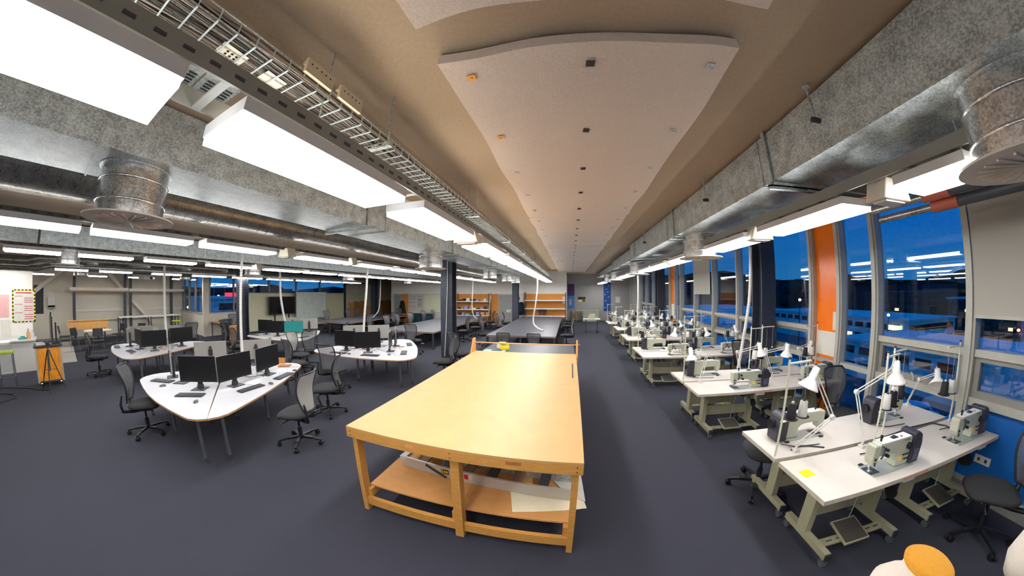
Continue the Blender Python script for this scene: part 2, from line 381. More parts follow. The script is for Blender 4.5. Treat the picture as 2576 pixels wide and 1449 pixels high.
# wall facing the camera from x=-21.4 to XL
MB().box(-23.0, XL - 0.1, 7.0, 7.12, 0, 1.25).build('under_sill', M_wallg, cw)
MB().box(-18.55, XL - 0.1, 7.0, 7.12, 1.25, ZC).build('pier', M_wallg, cw)
w = struct(empty('window_21'), 'three tall narrow dusk windows in the far corner')
MB().box(-22.6, -18.55, 7.05, 7.06, 1.25, ZC).build('pane', M_glass, w)
for x in (-21.9, -20.9, -19.8, -18.6): MB().box(x - 0.05, x + 0.05, 7.0, 7.12, 1.25, ZC).build('window_frame', M_aluin, w)
MB().box(-22.6, -18.55, 6.96, 7.12, 1.2, 1.27).build('window_sill', M_alu, w)
# braced end wall
XE = -22.4
ew = struct(empty('wall_end'), 'beige braced end wall')
MB().box(XE - 0.15, XE, -6.5, -0.95, 0, ZC).build('wall_face', M_wallg, ew)
MB().box(XE - 0.15, XE, -0.5, 7.1, 0, ZC).build('wall_face', M_wallg, ew)
MB().box(XE - 0.15, XE, -0.95, -0.5, 0, 1.3).box(XE - 0.15, XE, -0.95, -0.5, 2.65, ZC).build('wall_face', M_wallg, ew)
MB().box(XE - 0.1, XE - 0.09, -0.95, -0.5, 1.3, 2.65).build('pane', M_glass, ew)
MB().box(XE, XE + 0.05, 0.9, 7.0, 1.36, 1.44).build('dado_rail', M_wallw, ew)
MB().box(XE, XE + 0.06, 0.9, 7.0, 0.85, 0.9).build('dado_ledge', M_aluin, ew)
MB().box(XE, XE + 0.03, -6, 7.0, 0, 0.12).build('skirting', M_aluin, ew)
for a, b in (((XE + 0.35, -1.1, 2.2), (XE + 0.35, 1.0, 3.9)), ((XE + 0.35, 2.2, 3.9), (XE + 0.35, 5.2, 0.6))):
    MB().bar(a, b, 0.12, 0.2).build('brace', M_wallg, ew)
for y in (0.95, 3.55, 3.85, 6.2): MB().box(XE + 0.5, XE + 0.68 - (0.08 if 3 < y < 4 else 0), y - 0.07, y + 0.07, 0, ZC).build('wall_post', M_steel, ew)
# near white partition on the far left
XP = -15.35
o = MB().box(XP - 0.12, XP, -6.5, -0.7, 0, 3.05).build('wall_partition', M_wallw); struct(o, 'white partition behind the safety poster')
# back of the room behind the camera
o = MB().box(-24.5, 5.3, -6.6, -6.5, 0, ZC).build('wall_front', M_wallg); struct(o)
# ================================================================ ceiling services
# ---- acoustic clouds
clouds = [(-2.75, 0.975), (1.295, 5.12), (5.15, 8.6), (8.63, 12.6), (12.63, 16.1), (16.13, 19.8)]
CL = ['felt ceiling panel overhead, only its far edge in view', 'largest felt ceiling panel with fifteen metal clips', 'felt ceiling panel just past the wavy seam',
      'third full felt ceiling panel along the strip', 'fourth felt ceiling panel along the strip', 'farthest felt ceiling panel by the end wall']
for i, (a, b) in enumerate(clouds):
    nx, ny = 16, 24; mb = MB(); vs = []
    random.seed(40 + i)
    ph = [random.uniform(0, 6.28) for _ in range(6)]
    for k, z in enumerate((3.80, 3.875)):
        for iy in range(ny + 1):
            for ix in range(nx + 1):
                u, v = ix / nx, iy / ny
                x = -0.725 + 1.82 * u; y = a + (b - a) * v
                zz = z + 0.006 * math.sin(u * 9 + ph[0]) * math.sin(v * 11 + ph[1]) + 0.006 * math.sin(v * 23 + ph[2])
                if iy in (0, ny): y += 0.012 * math.sin(u * 13 + ph[3]) ; zz += 0.007 * math.sin(u * 17 + ph[4])
                if ix in (0, nx): x += 0.010 * math.sin(v * 15 + ph[5])
                vs.append((x, y, zz))
    N = (nx + 1) * (ny + 1); id_ = lambda k, iy, ix: k * N + iy * (nx + 1) + ix
    fs = []
    for iy in range(ny):
        for ix in range(nx):
            fs.append((id_(0, iy, ix), id_(0, iy + 1, ix), id_(0, iy + 1, ix + 1), id_(0, iy, ix + 1)))
            fs.append((id_(1, iy, ix), id_(1, iy, ix + 1), id_(1, iy + 1, ix + 1), id_(1, iy + 1, ix)))
    for ix in range(nx):
        fs.append((id_(0, 0, ix), id_(0, 0, ix + 1), id_(1, 0, ix + 1), id_(1, 0, ix))); fs.append((id_(0, ny, ix + 1), id_(0, ny, ix), id_(1, ny, ix), id_(1, ny, ix + 1)))
    for iy in range(ny):
        fs.append((id_(0, iy + 1, 0), id_(0, iy, 0), id_(1, iy, 0), id_(1, iy + 1, 0))); fs.append((id_(0, iy, nx), id_(0, iy + 1, nx), id_(1, iy + 1, nx), id_(1, iy, nx)))
    t = thing('acoustic_panel', CL[i], 'ceiling panel', (0, 0, 0), 0, 'acoustic panels')
    mb.add(vs, fs); mb.build('felt_board', M_cloud, t)
    MB().box(-0.3, -0.22, a + 0.3, b - 0.3, 3.86, ZC - 0.002).box(0.6, 0.68, a + 0.3, b - 0.3, 3.86, ZC - 0.002).build('batten', M_ceil, t)
    for cxp, cm in ((-0.565, M_galv), (0.19, M_dgrey), (0.955, M_galv)):
        for k in range(5):
            y = (1.455 + 0.80 * k) if i == 1 else a + 0.25 + (b - a - 0.5) * k / 4
            if i == 0 and k < 4: continue
            c = MB().box(-0.028, 0.028, -0.025, -0.006, -0.006, 0).box(-0.028, 0.028, 0.006, 0.025, -0.006, 0).box(-0.028, -0.01, -0.006, 0.006, -0.006, 0).box(0.01, 0.028, -0.006, 0.006, -0.006, 0).cyl((0, 0, -0.012), (0, 0, 0), 0.007, 8)
            c.build('clip', M_yellow if (cxp < 0 and i == 1 and k < 2) and False else (mat('brass_clip', (214, 168, 84), 0.4, 0.5) if cxp < 0 and k < 2 and i == 1 else cm), t, loc=(cxp, y, 3.793), rot=(0, 0, random.uniform(-0.2, 0.2)))

# ---- lamps
def lamp_row(x0, x1, spans, z, where, group, side=0.07, up=True):
    pr = None
    k = 0
    for i, (a, b) in enumerate(spans):
        seen = b > (-0.11 * abs(x1) if x0 < 0 else 0.32 * x1)
        if seen: lab = 'white ceiling light, %s in view from the camera end, row %s' % (ORD[k], where); k += 1
        else: lab = 'white ceiling light behind the camera, number %s back, row %s' % (ORD[i], where)
        if pr is None or abs((b - a) - prL) > 0.02:
            t = thing('ceiling_light', lab, 'ceiling light', ((x0 + x1) / 2, (a + b) / 2, z), 0, group); hw, hl = (x1 - x0) / 2, (b - a) / 2
            v = [(-hw, -hl, side), (hw, -hl, side), (hw, hl, side), (-hw, hl, side), (-hw, -hl, 0.0), (hw, -hl, 0.0), (hw, hl, 0.0), (-hw, hl, 0.0)]
            MB().box(-hw, hw, -hl, hl, 0.008, side).build('housing', M_lampbody, t)
            MB().box(-hw + 0.006, hw - 0.006, -hl + 0.006, hl - 0.006, -0.03, 0.008).build('diffuser', M_lamp, t)
            MB().box(-hw + 0.04, hw - 0.13, -hl + 0.03, hl - 0.03, side, side + 0.006).build('added_top_strip', M_added_glow if up else M_lampbody, t)  # strip added on top of the housing, glows upward where up is set
            pr = t; prL = b - a
        else:
            dup(pr, ((x0 + x1) / 2, (a + b) / 2, z), 0, lab, group)
Z1 = 3.08
def spans(first, n, pitch, L, skip=None): return [(first + i * pitch, first + i * pitch + L) for i in range(n)]
row1 = [(-2.5, -1.28), (-0.98, 0.24), (0.48, 1.70), (1.97, 3.19), (3.72, 4.94), (5.22, 6.44), (6.72, 7.94), (8.22, 9.44), (9.72, 10.94), (11.22, 12.44), (12.72, 13.94), (14.22, 15.44), (15.72, 16.94), (17.22, 18.44)]
lamp_row(-1.51, -1.13, row1, Z1, 'along the cable tray', 'ceiling lights along the cable tray')
row2 = [(-2.6, -1.3), (-1.1, 0.24), (0.36, 1.63), (1.82, 3.05), (3.65, 4.88), (5.35, 6.6), (6.95, 8.2), (8.5, 9.8), (10.1, 11.4), (11.7, 13.0), (13.3, 14.6), (14.9, 16.2), (16.5, 17.8)]
lamp_row(-5.08, -4.74, row2, Z1, 'next to the spiral duct', 'ceiling lights beside the spiral duct')
row3 = [(-2.4, -1.15), (-0.9, 0.1), (0.42, 1.5), (1.78, 2.95), (3.3, 4.5), (5.05, 6.35), (6.6, 7.9), (8.3, 9.6), (9.9, 11.2), (11.6, 12.9), (13.2, 14.5), (14.8, 16.1), (16.4, 17.7)]
lamp_row(-8.62, -8.24, row3, Z1, 'before the second duct', 'ceiling lights before the second duct', up=False)
row4 = [(0.0, 0.95), (1.3, 2.3), (3.0, 4.0), (4.5, 5.8), (6.2, 7.5), (7.9, 9.2), (9.6, 10.9), (11.3, 12.6), (13.0, 14.3)]
lamp_row(-13.1, -12.75, row4, 3.0, 'beyond the second duct', 'ceiling lights by the end wall', up=False)
row5 = [(-3.4, -2.2), (-1.2, 0.0), (1.0, 2.2), (3.2, 4.4), (5.4, 6.6)]  # extra row, added to brighten the walls at the left end
lamp_row(-18.9, -18.5, row5, 3.05, 'added over the round tables', 'ceiling lights added to brighten the end wall', up=False)
rowR = [(-2.2, -0.95), (-0.65, 0.2), (0.92, 1.42), (1.9, 3.15), (3.45, 4.64), (5.3, 6.5), (6.8, 8.0), (8.1, 9.3), (10.1, 11.3), (11.5, 12.7), (12.75, 13.9), (14.72, 15.9), (17.4, 18.6), (18.8, 20.0), (20.3, 21.5), (22.0, 23.2)]  # lamps at the far end of this row added to light the recess
lamp_row(2.28, 2.66, rowR, Z1, 'on the window side', 'ceiling lights on the window side', up=False)
# lights behind the window-side wall partition that wash it white
t = thing('ceiling_light', 'bright light panel washing the white partition by the poster', 'ceiling light', (XP + 0.9, -2.2, 3.15))
MB().box(-0.15, 0.15, -1.4, 1.4, 0.01, 0.07).build('housing', M_lampbody, t); MB().box(-0.14, 0.14, -1.39, 1.39, -0.01, 0.01).build('diffuser', M_lamp, t)
for i, (a, b) in enumerate(((-13.6, -12.4), (-10.5, -9.3), (-7.4, -6.2), (-3.2, -2.0))):
    pass

# ---- continuous slotted rails carrying the lamps
def rail(x, y0, y1, label, z=3.17, ladder=False):
    t = thing('lighting_rail', label, 'rail', (x, 0, z), 0)
    if ladder:
        for s in (-1, 1): MB().box(s * 0.15 - 0.008, s * 0.15 + 0.008, y0, y1, 0.02, 0.11).build('side_rail', mat('tray_steel', (134, 134, 128), 0.5, 0.4), t)
        r0 = MB().box(-0.145, 0.145, -0.02, 0.02, 0.02, 0.03).build('rung', MATS['tray_steel'], t, loc=(0, y0 + 0.1, 0)); y = y0 + 0.4
        while y < y1: q = r0.copy(); COL.objects.link(q); q.location = (0, y, 0); y += 0.3
        mb = MB(); y = max(y0, -2.0)
        while y < min(y1, 9): mb.box(0.158, 0.161, y, y + 0.045, 0.055, 0.07); y += 0.11
        o = mb.build('slot', M_dgrey, t); o['kind'] = 'stuff'
    else:
        MB().box(-0.03, 0.03, y0, y1, 0.0, 0.05).build('channel', mat('dark_channel', (84, 82, 78), 0.8), t)
        mb = MB(); y = max(y0, -2.0)
        while y < min(y1, 9): mb.box(0.03, 0.033, y, y + 0.06, 0.015, 0.035); y += 0.17
        o = mb.build('slot', M_black, t); o['kind'] = 'stuff'
    for k in range(8):
        yy = y0 + 1.5 + k * (y1 - y0 - 2) / 8
        MB().cyl((0, yy, 0.05), (0, yy, ZC - z), 0.005, 6).build('drop_rod', M_galv, t)
rail(-1.32, -3, 19, 'slotted grey cable ladder above the lights beside the wire tray', 3.16, True)
rail(-4.9, -3, 18, 'slotted rail carrying the lights next to the spiral duct')
rail(-8.42, -3, 18, 'slotted rail carrying the lights before the second duct')
rail(2.47, -3, 19, 'slotted cable ladder above the window side lights', 3.16, True)
# punched mounting plate between first lights
def plate(x, y, w, l, label):
    t = thing('mounting_plate', label, 'bracket', (x, y, 3.4), 0)
    for k in range(3):
        yy = -l / 2 + k * l / 3
        MB().box(-w / 2, w / 2, yy, yy + l / 3 - 0.012, 0, 0.02).build('plate', M_galv, t)
        mb = MB()
        for j in range(8): mb.box(-w / 2 + 0.03 + j * (w - 0.06) / 8, -w / 2 + 0.03 + j * (w - 0.06) / 8 + 0.014, yy + 0.03, yy + 0.07, -0.002, 0.001)
        o = mb.build('slot', M_black, t); o['kind'] = 'stuff'
plate(-1.66, 0.46, 0.3, 0.3, 'punched steel plate between the two big ceiling lights')
plate(-1.62, 1.9, 0.16, 0.25, 'small punched steel plate past the second big ceiling light')

# ---- sensor / speaker boxes in the lamp gaps
def box_unit(x, y, label, s=1.0, z=3.04):
    t = thing('emergency_light', label, 'emergency light', (x, y, z), 0, 'emergency lights in the gaps')
    MB().ext([(-0.17 * s, 0), (0.17 * s, 0), (0.12 * s, 0.16 * s), (-0.12 * s, 0.16 * s)], -0.09 * s, 0.09 * s).build('body', mat('beige_box', (206, 196, 178), 0.5), t, bevel=0.01)
    MB().box(-0.12 * s, 0.12 * s, -0.06 * s, 0.06 * s, -0.012, 0).build('lens', M_white, t)
box_unit(-1.3, 3.42, 'beige emergency light in the gap of the cable tray lamp row')
box_unit(-4.9, 3.38, 'beige emergency light in the gap of the lamp row by the spiral duct')
box_unit(-4.9, 5.1, 'second beige emergency light farther along the spiral duct lamp row')
box_unit(-8.4, 4.75, 'small beige emergency light by the second rectangular duct')
box_unit(2.5, 3.42, 'beige emergency light on the window side before the dark column')
box_unit(2.5, 1.62, 'beige emergency light between the two nearest window side lamps')
box_unit(2.5, 6.65, 'small beige emergency light above the far orange panel')

# ---- rectangular ducts
def rect_duct(x0, x1, z0, z1, y0, y1, step, label, bands=()):
    t = thing('rectangular_duct', label, 'air duct', (0, 0, 0), 0, 'rectangular ducts')
    y = y0
    while y < y1 - 0.01:
        e_ = min(y + step, y1)
        MB().box(x0, x1, y, e_ - 0.004, z0, z1).build('duct_section', M_galv, t)
        MB().box(x0 - 0.012, x1 + 0.012, e_ - 0.018, e_ - 0.002, z0 - 0.012, z1).build('flange', M_galv, t)
        y = e_
    for yb in bands:
        MB().box(x0 - 0.03, x0 - 0.012, yb - 0.02, yb + 0.02, z0 - 0.03, ZC).build('hanger_strap', M_galv, t); MB().box(x1 + 0.012, x1 + 0.03, yb - 0.02, yb + 0.02, z0 - 0.03, ZC).build('hanger_strap', M_galv, t)
        MB().box(x0 - 0.05, x1 + 0.2, yb - 0.02, yb + 0.02, z0 - 0.055, z0 - 0.014).build('hanger_bar', M_galv, t)
    return t
rect_duct(-3.76, -2.91, 3.4, 3.87, -3.5, 18.5, 1.22 * 3, 'long rectangular galvanised duct over the white desks', (3.35, 6.6, 10.2, 13.6))
rect_duct(1.95, 2.8, 3.4, 3.87, -3.5, 9.0, 3.0, 'long rectangular galvanised duct on the window side', (2.35, 5.1, 8.3))
t = rect_duct(2.05, 2.7, 3.45, 3.82, 9.0, 13.5, 1.5, 'narrower far section of the window side duct', (11.5,))
rect_duct(2.15, 2.6, 3.5, 3.78, 13.5, 22.5, 2.25, 'smallest farthest section of the window side duct', ())
rect_duct(-10.85, -10.0, 3.36, 3.86, -0.35, 17.5, 1.22, 'second rectangular duct deeper in the room', ())
MB_ = MB(); 
t = thing('duct_bend', 'angled galvanised duct piece at the left end of the second duct', 'air duct', (0, 0, 0))
MB().prism([(-10.85, -0.4), (-10.0, -0.4), (-8.6, -1.9), (-9.4, -2.4)], 3.36, 3.86).build('duct_elbow', M_galv, t)

# ---- drop cylinders with disc diffusers
def swirl(x, y, zt, zd, r, R, label, group):
    t = thing('air_diffuser', label, 'air diffuser', (x, y, zd), 0, group)
    h = zt - zd
    MB().cyl((0, 0, 0.02), (0, 0, h), r, 40, cap=False).build('drop_cylinder', M_galvs, t)
    MB().lathe([(r + 0.02, h - 0.001), (r + 0.018, h - 0.008), (r, h - 0.02)], 32).build('collar', M_galv, t)
    for k in (0.30, 0.72): MB().lathe([(r, h * k - 0.012), (r + 0.012, h * k), (r, h * k + 0.012)], 40).build('bead_ring', M_galvs, t)
    MB().lathe([(R, 0.0), (R, 0.012), (r * 0.9, 0.03), (r * 0.9, 0.035)], 36).build('disc', mat('diffuser_paint', (222, 214, 200), 0.5), t)
    n = 20
    for i in range(n):
        a = 2 * PI * i / n
        if i == 0:
            fin = MB().box(0.04, R * 0.75, -0.006, 0.006, -0.012, 0.0).build('vane', MATS['diffuser_paint'], t); fin.rotation_euler = (0.35, 0, a)
        else:
            q = fin.copy(); COL.objects.link(q); q.rotation_euler = (0.35, 0, a)
    MB().lathe([(0.045, -0.014), (0.045, 0.0)], 16).build('hub', MATS['diffuser_paint'], t)
    return t
p = None
for i, (y, lab) in enumerate(((0.53, 'biggest disc diffuser under the duct at the left, nearest the camera'), (6.22, 'disc diffuser just left of the dark column with the cord'), (11.5, 'disc diffuser past the dark column'), (14.9, 'disc diffuser next to the farthest dark column'), (17.3, 'small farthest disc diffuser on the desk side duct'))):
    if p is None: p = swirl(-3.33, y, 3.4, 2.98, 0.29, 0.385, lab, 'diffusers under the desk side duct')
    else: dup(p, (-3.33, y, 2.98), 0, lab, 'diffusers under the desk side duct')
for y, lab in ((1.0, 'disc diffuser nearest the camera on the window side, cut by the frame'), (4.95, 'disc diffuser in front of the short roller blind'), (9.7, 'second full disc diffuser on the window side duct'), (14.3, 'third disc diffuser on the window side duct'), (17.0, 'small disc diffuser near the end of the window side duct')):
    dup(p, (2.37, y if y > 2 else 0.6, 2.98), 0, lab, 'diffusers under the window side duct')
for y, lab in ((0.28, 'disc diffuser on the second duct at far left'), (5.72, 'disc diffuser on the second duct left of the television'), (10.75, 'disc diffuser on the second duct near the pale partition'), (16.2, 'small disc diffuser at the far end of the second duct')):
    dup(p, (-10.42, y, 2.98), 0, lab, 'diffusers under the second duct')
for x, y, lab in ((-17.4, 1.0, 'small diffuser in front of the end wall brace'), (-17.2, 5.6, 'small diffuser by the corner windows')):
    dup(p, (x, y, 2.98), 0, lab, 'diffusers by the end wall')

# ---- spiral ducts
t = thing('rectangular_duct', 'short duct above the small diffusers by the end wall', 'air duct', (0, 0, 0)); MB().box(-17.75, -16.95, 0.4, 6.3, 3.4, ZC - 0.002).build('duct_section', M_galv, t)
def spiral(xc, zc, r, y0, y1, label, m, pts=None):
    t = thing('spiral_duct', label, 'air duct', (0, 0, 0), 0, 'spiral ducts')
    if pts: MB().tube(pts, r, 24).build('duct_tube', m, t)
    else:
        MB().cyl((xc, y0, zc), (xc, y1, zc), r, 28).build('duct_tube', m, t)
    mb = MB(); y = y0 + 0.1
    while y < min(y1, 9) and not pts:
        mb.cyl((xc, y, zc), (xc, y + 0.012, zc), r + 0.006, 28, cap=False); y += 0.16
    if not pts:
        o = mb.build('spiral_seam', m, t); o['kind'] = 'stuff'
        for k in range(6): MB().cyl((xc, y0 + 1 + k * 2.8, zc + r * 0.95), (xc, y0 + 1 + k * 2.8, ZC), 0.006, 6).build('drop_rod', M_galv, t)
    return t
spiral(-4.62, 3.58, 0.26, -3.5, 17.5, 'large dark spiral duct behind the rectangular duct', M_galvd)
spiral(-15.2, 3.25, 0.2, 1.0, 18, 'far spiral duct running towards the partition', M_galvd)
spiral(0, 0, 0.14, 0, 0, 'cranked silver pipe at the upper left edge', M_galvd, [(-13.2, -3.5, 3.2), (-13.2, -0.75, 3.2), (-13.2, -0.45, 3.3), (-13.2, 6, 3.3)])
spiral(0, 0, 0.1, 0, 0, 'thin cranked silver pipe at the upper left edge', M_galvd, [(-14.2, -3.5, 3.05), (-14.2, -0.5, 3.05), (-14.2, -0.1, 3.16), (-14.2, 12, 3.16)])

# ---- basket cable tray
t = thing('cable_tray', 'long wire basket cable tray hung from the ceiling', 'cable tray', (0, 0, 0))
TX0, TX1, TZ = -1.53, -1.27, 3.5
for k in range(5):
    x = TX0 + (TX1 - TX0) * k / 4
    MB().box(x - 0.0025, x + 0.0025, -3, 19, TZ - 0.005, TZ).build('long_wire', M_galvs, t)
for x in (TX0, TX1): MB().box(x - 0.0025, x + 0.0025, -3, 19, TZ + 0.055, TZ + 0.06).build('long_wire', M_galv, t)
cr = MB().box(TX0, TX1, -0.004, 0.004, -0.012, -0.005).box(TX0 - 0.003, TX0 + 0.002, -0.0025, 0.0025, -0.01, 0.06).box(TX1 - 0.002, TX1 + 0.003, -0.0025, 0.0025, -0.01, 0.06).build('cross_wire', mat('pale_wire', (196, 214, 220), 0.3, 0.3), t, loc=(0, -1.5, TZ))
for k in range(1, 75):
    c = cr.copy(); COL.objects.link(c); c.location = (0, -1.5 + 0.1 * k, TZ)
mb = MB(); y = 6.0
while y < 19: mb.box(TX0, TX1, y - 0.0025, y + 0.0025, TZ - 0.01, TZ - 0.005); y += 0.1
o = mb.build('cross_wire', M_galv, t); o['kind'] = 'stuff'
for y in (1.57, 3.62, 5.7, 7.7, 9.7, 11.7, 13.7, 15.7):
    MB().box(TX0 - 0.12, TX1 + 0.06, y - 0.02, y + 0.02, TZ - 0.05, TZ - 0.012).build('support_bar', M_galv, t)
    MB().cyl((TX1 + 0.03, y, TZ - 0.05), (TX1 + 0.03, y, ZC), 0.007, 6).build('drop_rod', M_galv, t)
    mb = MB()
    for j in range(4): mb.box(TX0 - 0.08 + j * 0.1, TX0 - 0.05 + j * 0.1, y - 0.023, y - 0.02, TZ - 0.036, TZ - 0.026)
    o = mb.build('slot', M_black, t); o['kind'] = 'stuff'
cb = thing('cable_bundle', 'bundle of grey data cables lying in the wire tray', 'cable', (0, 0, 0))
random.seed(3)
cm = [mat('grey_cable', (112, 106, 102), 0.6), mat('dark_cable', (54, 52, 52), 0.6), mat('pale_cable', (150, 144, 138), 0.6)]
for k in range(34):
    x0 = TX0 + 0.015 + random.random() * (TX1 - TX0 - 0.03); z0 = TZ + 0.007 + (k % 4) * 0.012; pts = []
    y = -3
    ph = random.uniform(0, 6.28); am = random.uniform(0.004, 0.02)
    while y <= 19:
        pts.append((min(max(x0 + am * math.sin(y * 2.1 + ph) + 0.01 * math.sin(y * 5 + ph * 2), TX0 + 0.01), TX1 - 0.01), y, z0 + 0.004 * math.sin(y * 3 + ph))); y += 0.25
    MB().tube(pts, 0.0045, 5).build('cable', cm[k % 3], cb)
# paper tags inside tray and white junction blocks beside it
for i, (y, l, lab) in enumerate(((0.46, 0.14, 'paper label with printed code caught in the cable tray'), (0.71, 0.13, 'crumpled white plastic sheet in the cable tray'))):
    t = thing('paper_label', lab, 'label', (-1.45, y, TZ + 0.003), 0.05)
    MB().box(-0.065, 0.075, -l / 2, l / 2, 0, 0.002).build('sheet', M_paper, t, rot=(0, 0, 0))
    if i == 0:
        mb = MB()
        for a in range(3):
            for b in range(3): mb.box(-0.03 + a * 0.025, -0.015 + a * 0.025, -0.03 + b * 0.025, -0.018 + b * 0.025, -0.001, 0)
        o = mb.build('printed_text', M_black, t); o['kind'] = 'stuff'
for i, (y, lab) in enumerate(((0.86, 'pale perforated junction block beside the cable tray, nearer one'), (1.12, 'pale perforated junction block beside the cable tray, farther one'))):
    t = thing('junction_block', lab, 'junction box', (-1.22, y, 3.56), 0)
    MB().box(-0.01, 0.01, -0.1, 0.1, -0.05, 0.04).box(-0.05, 0.0, -0.09, 0.09, 0.02, 0.04).build('block_body', mat('beige_box2', (206, 190, 160), 0.5), t)
    mb = MB()
    for j in range(5): mb.cyl((0.0105, -0.07 + j * 0.035, 0.01), (0.012, -0.07 + j * 0.035, 0.01), 0.005, 8)
    o = mb.build('screw_hole', M_black, t); o['kind'] = 'stuff'
tag(MB().box(-1.64, -1.58, -3, 19.5, 3.85, ZC - 0.001).build('ceiling_trunking', M_ceil), 'pale boxed trunking running along the ceiling beside the wire tray', 'trunking')
# roof beams across on the left hiding the ceiling void
# ---- pipes on the window side
t = thing('insulated_pipe', 'pair of black insulated pipes with red-brown clips by the window side duct', 'pipe', (0, 0, 0))
MB().tube([(2.78, -2, 3.27), (2.78, 2.0, 3.27)], 0.055, 14).build('pipe', M_pipe, t); MB().tube([(2.93, -0.6, 3.2), (2.93, 0.95, 3.2), (2.93, 1.8, 3.2)], 0.04, 14).build('pipe', M_pipe, t)
for x, z, r, y in ((2.78, 3.27, 0.062, 1.98), (2.93, 3.2, 0.05, 1.8)):
    MB().cyl((x, y - 0.02, z), (x, y + 0.22, z), r, 16).build('pipe_clip', M_rust, t); MB().cyl((x, y - 0.035, z), (x, y - 0.02, z), r + 0.006, 16).build('pipe_ring', M_mdf, t)
t = thing('insulated_pipe', 'grey pipes with red-brown collars in front of the blue window', 'pipe', (0, 0, 0))
for x, z, r in ((3.28, 3.2, 0.055), (3.42, 3.12, 0.05)):
    MB().tube([(x, -1.5, z), (x, 1.55, z)], r, 14).build('pipe', M_dgrey, t); MB().cyl((x, 1.5, z), (x, 1.75, z), r + 0.006, 16).build('pipe_collar', M_rust, t)
    MB().tube([(x, 1.75, z), (x, 2.35, z)], r * 0.7, 10).build('bare_pipe', M_galvd, t)
t = thing('bracket_channel', 'horizontal galvanised bracket under the window side duct', 'bracket', (0, 0, 0))
MB().box(1.9, 3.3, 2.33, 2.37, 3.32, 3.36).cyl((3.0, 2.35, 3.34), (3.0, 2.35, 3.9), 0.008, 6).build('channel', M_galv, t)
for i, (x, y, z, lab) in enumerate(((1.86, 1.62, 3.6, 'ceiling hook hanging beside the window side duct, nearest one'), (1.86, 3.6, 3.6, 'ceiling hook beside the window side duct, farther one'), (1.86, 6.9, 3.6, 'small farthest ceiling hook beside the window side duct'))):
    t = thing('ceiling_hook', lab, 'hook', (x, y, z), 0, 'hooks by the window side duct')
    MB().cyl((0, 0, 0), (0, 0, 0.3), 0.008, 8).cyl((0, 0, 0.28), (0, 0, 0.3), 0.03, 10).build('rod', M_galv, t); MB().cyl((-0.035, 0, 0), (0.035, 0, 0), 0.022, 10).build('hook_end', M_dgrey, t)

# ---- white helical cable risers from the ceiling down to the tables
def riser(pts, label, name='cable_riser', r=0.035):
    t = thing(name, label, 'cable cover', (0, 0, 0), 0, 'white cable risers')
    P = [Vector(p) for p in pts]; L = [0]
    for a, b in zip(P, P[1:]): L.append(L[-1] + (b - a).length)
    def at(s):
        for i in range(len(P) - 1):
            if s <= L[i + 1] or i == len(P) - 2:
                u = (s - L[i]) / max(L[i + 1] - L[i], 1e-6)
                p0 = P[max(i - 1, 0)]; p1 = P[i]; p2 = P[i + 1]; p3 = P[min(i + 2, len(P) - 1)]
                return 0.5 * ((2 * p1) + (p2 - p0) * u + (2 * p0 - 5 * p1 + 4 * p2 - p3) * u * u + (3 * p1 - p0 - 3 * p2 + p3) * u ** 3)
    n = int(L[-1] / 0.045); pts2 = [at(L[-1] * i / n) for i in range(n + 1)]
    MB().tube(pts2, r * 0.62, 8).build('cable_core', M_dgrey if False else M_white, t)
    mb = MB()
    for i in range(n):
        a, b = pts2[i], pts2[i + 1]; mb.cyl(a.lerp(b, 0.12), a.lerp(b, 0.88), r, 10)
    o = mb.build('ring_link', M_white, t); o['kind'] = 'stuff'
    return t
# ================================================================ risers
riser([(-6.03, 3.04, 0.76), (-6.04, 3.04, 1.4), (-6.02, 3.04, 2.2), (-6.0, 3.04, 3.2)], 'white segmented cable riser dropping onto the nearest white desk pod', r=0.028)
riser([(-11.35, 3.05, 0.76), (-11.38, 3.03, 1.6), (-11.4, 3.02, 2.6), (-11.4, 3.01, 3.2)], 'white segmented cable riser over the white desk pod nearest the cart', r=0.042)
riser([(-10.75, 7.55, 0.78), (-10.68, 7.4, 0.9), (-10.6, 7.2, 1.4), (-10.52, 7.0, 2.2), (-10.5, 6.95, 2.8), (-10.5, 6.93, 3.22)], 'curved white cable riser over the white desk pod by the television', r=0.042)
riser([(-6.05, 6.85, 0.76), (-6.0, 6.85, 1.5), (-5.9, 6.85, 2.4), (-5.86, 6.85, 3.15)], 'white segmented cable riser over the white desk pod beside the dark column')
riser([(-12.35, 14.7, 0.77), (-12.1, 14.85, 0.9), (-11.85, 15.05, 1.5), (-11.75, 15.05, 3.3)], 'thin white cable riser over the farthest dark table')
riser([(-5.75, 16.8, 0.77), (-5.9, 16.65, 0.95), (-5.95, 16.5, 1.6), (-5.87, 16.45, 3.15)], 'white cable riser over the middle dark table behind the column')
riser([(-1.1, 11.9, 0.79), (-1.35, 12.1, 0.84), (-1.6, 12.4, 1.1), (-1.5, 12.5, 1.9), (-1.42, 12.5, 2.6), (-1.42, 12.5, 3.15)], 'curved white cable riser landing on the long dark table behind the wooden table')
riser([(3.6, 5.62, 0.8), (3.66, 5.6, 1.4), (3.76, 5.55, 2.3), (3.78, 5.5, 3.3)], 'white segmented cable riser in front of the dark window column')
riser([(2.62, 11.0, 0.8), (2.7, 11.2, 1.9), (2.75, 11.35, 3.1)], 'straight white cable riser over the far sewing tables', r=0.03)

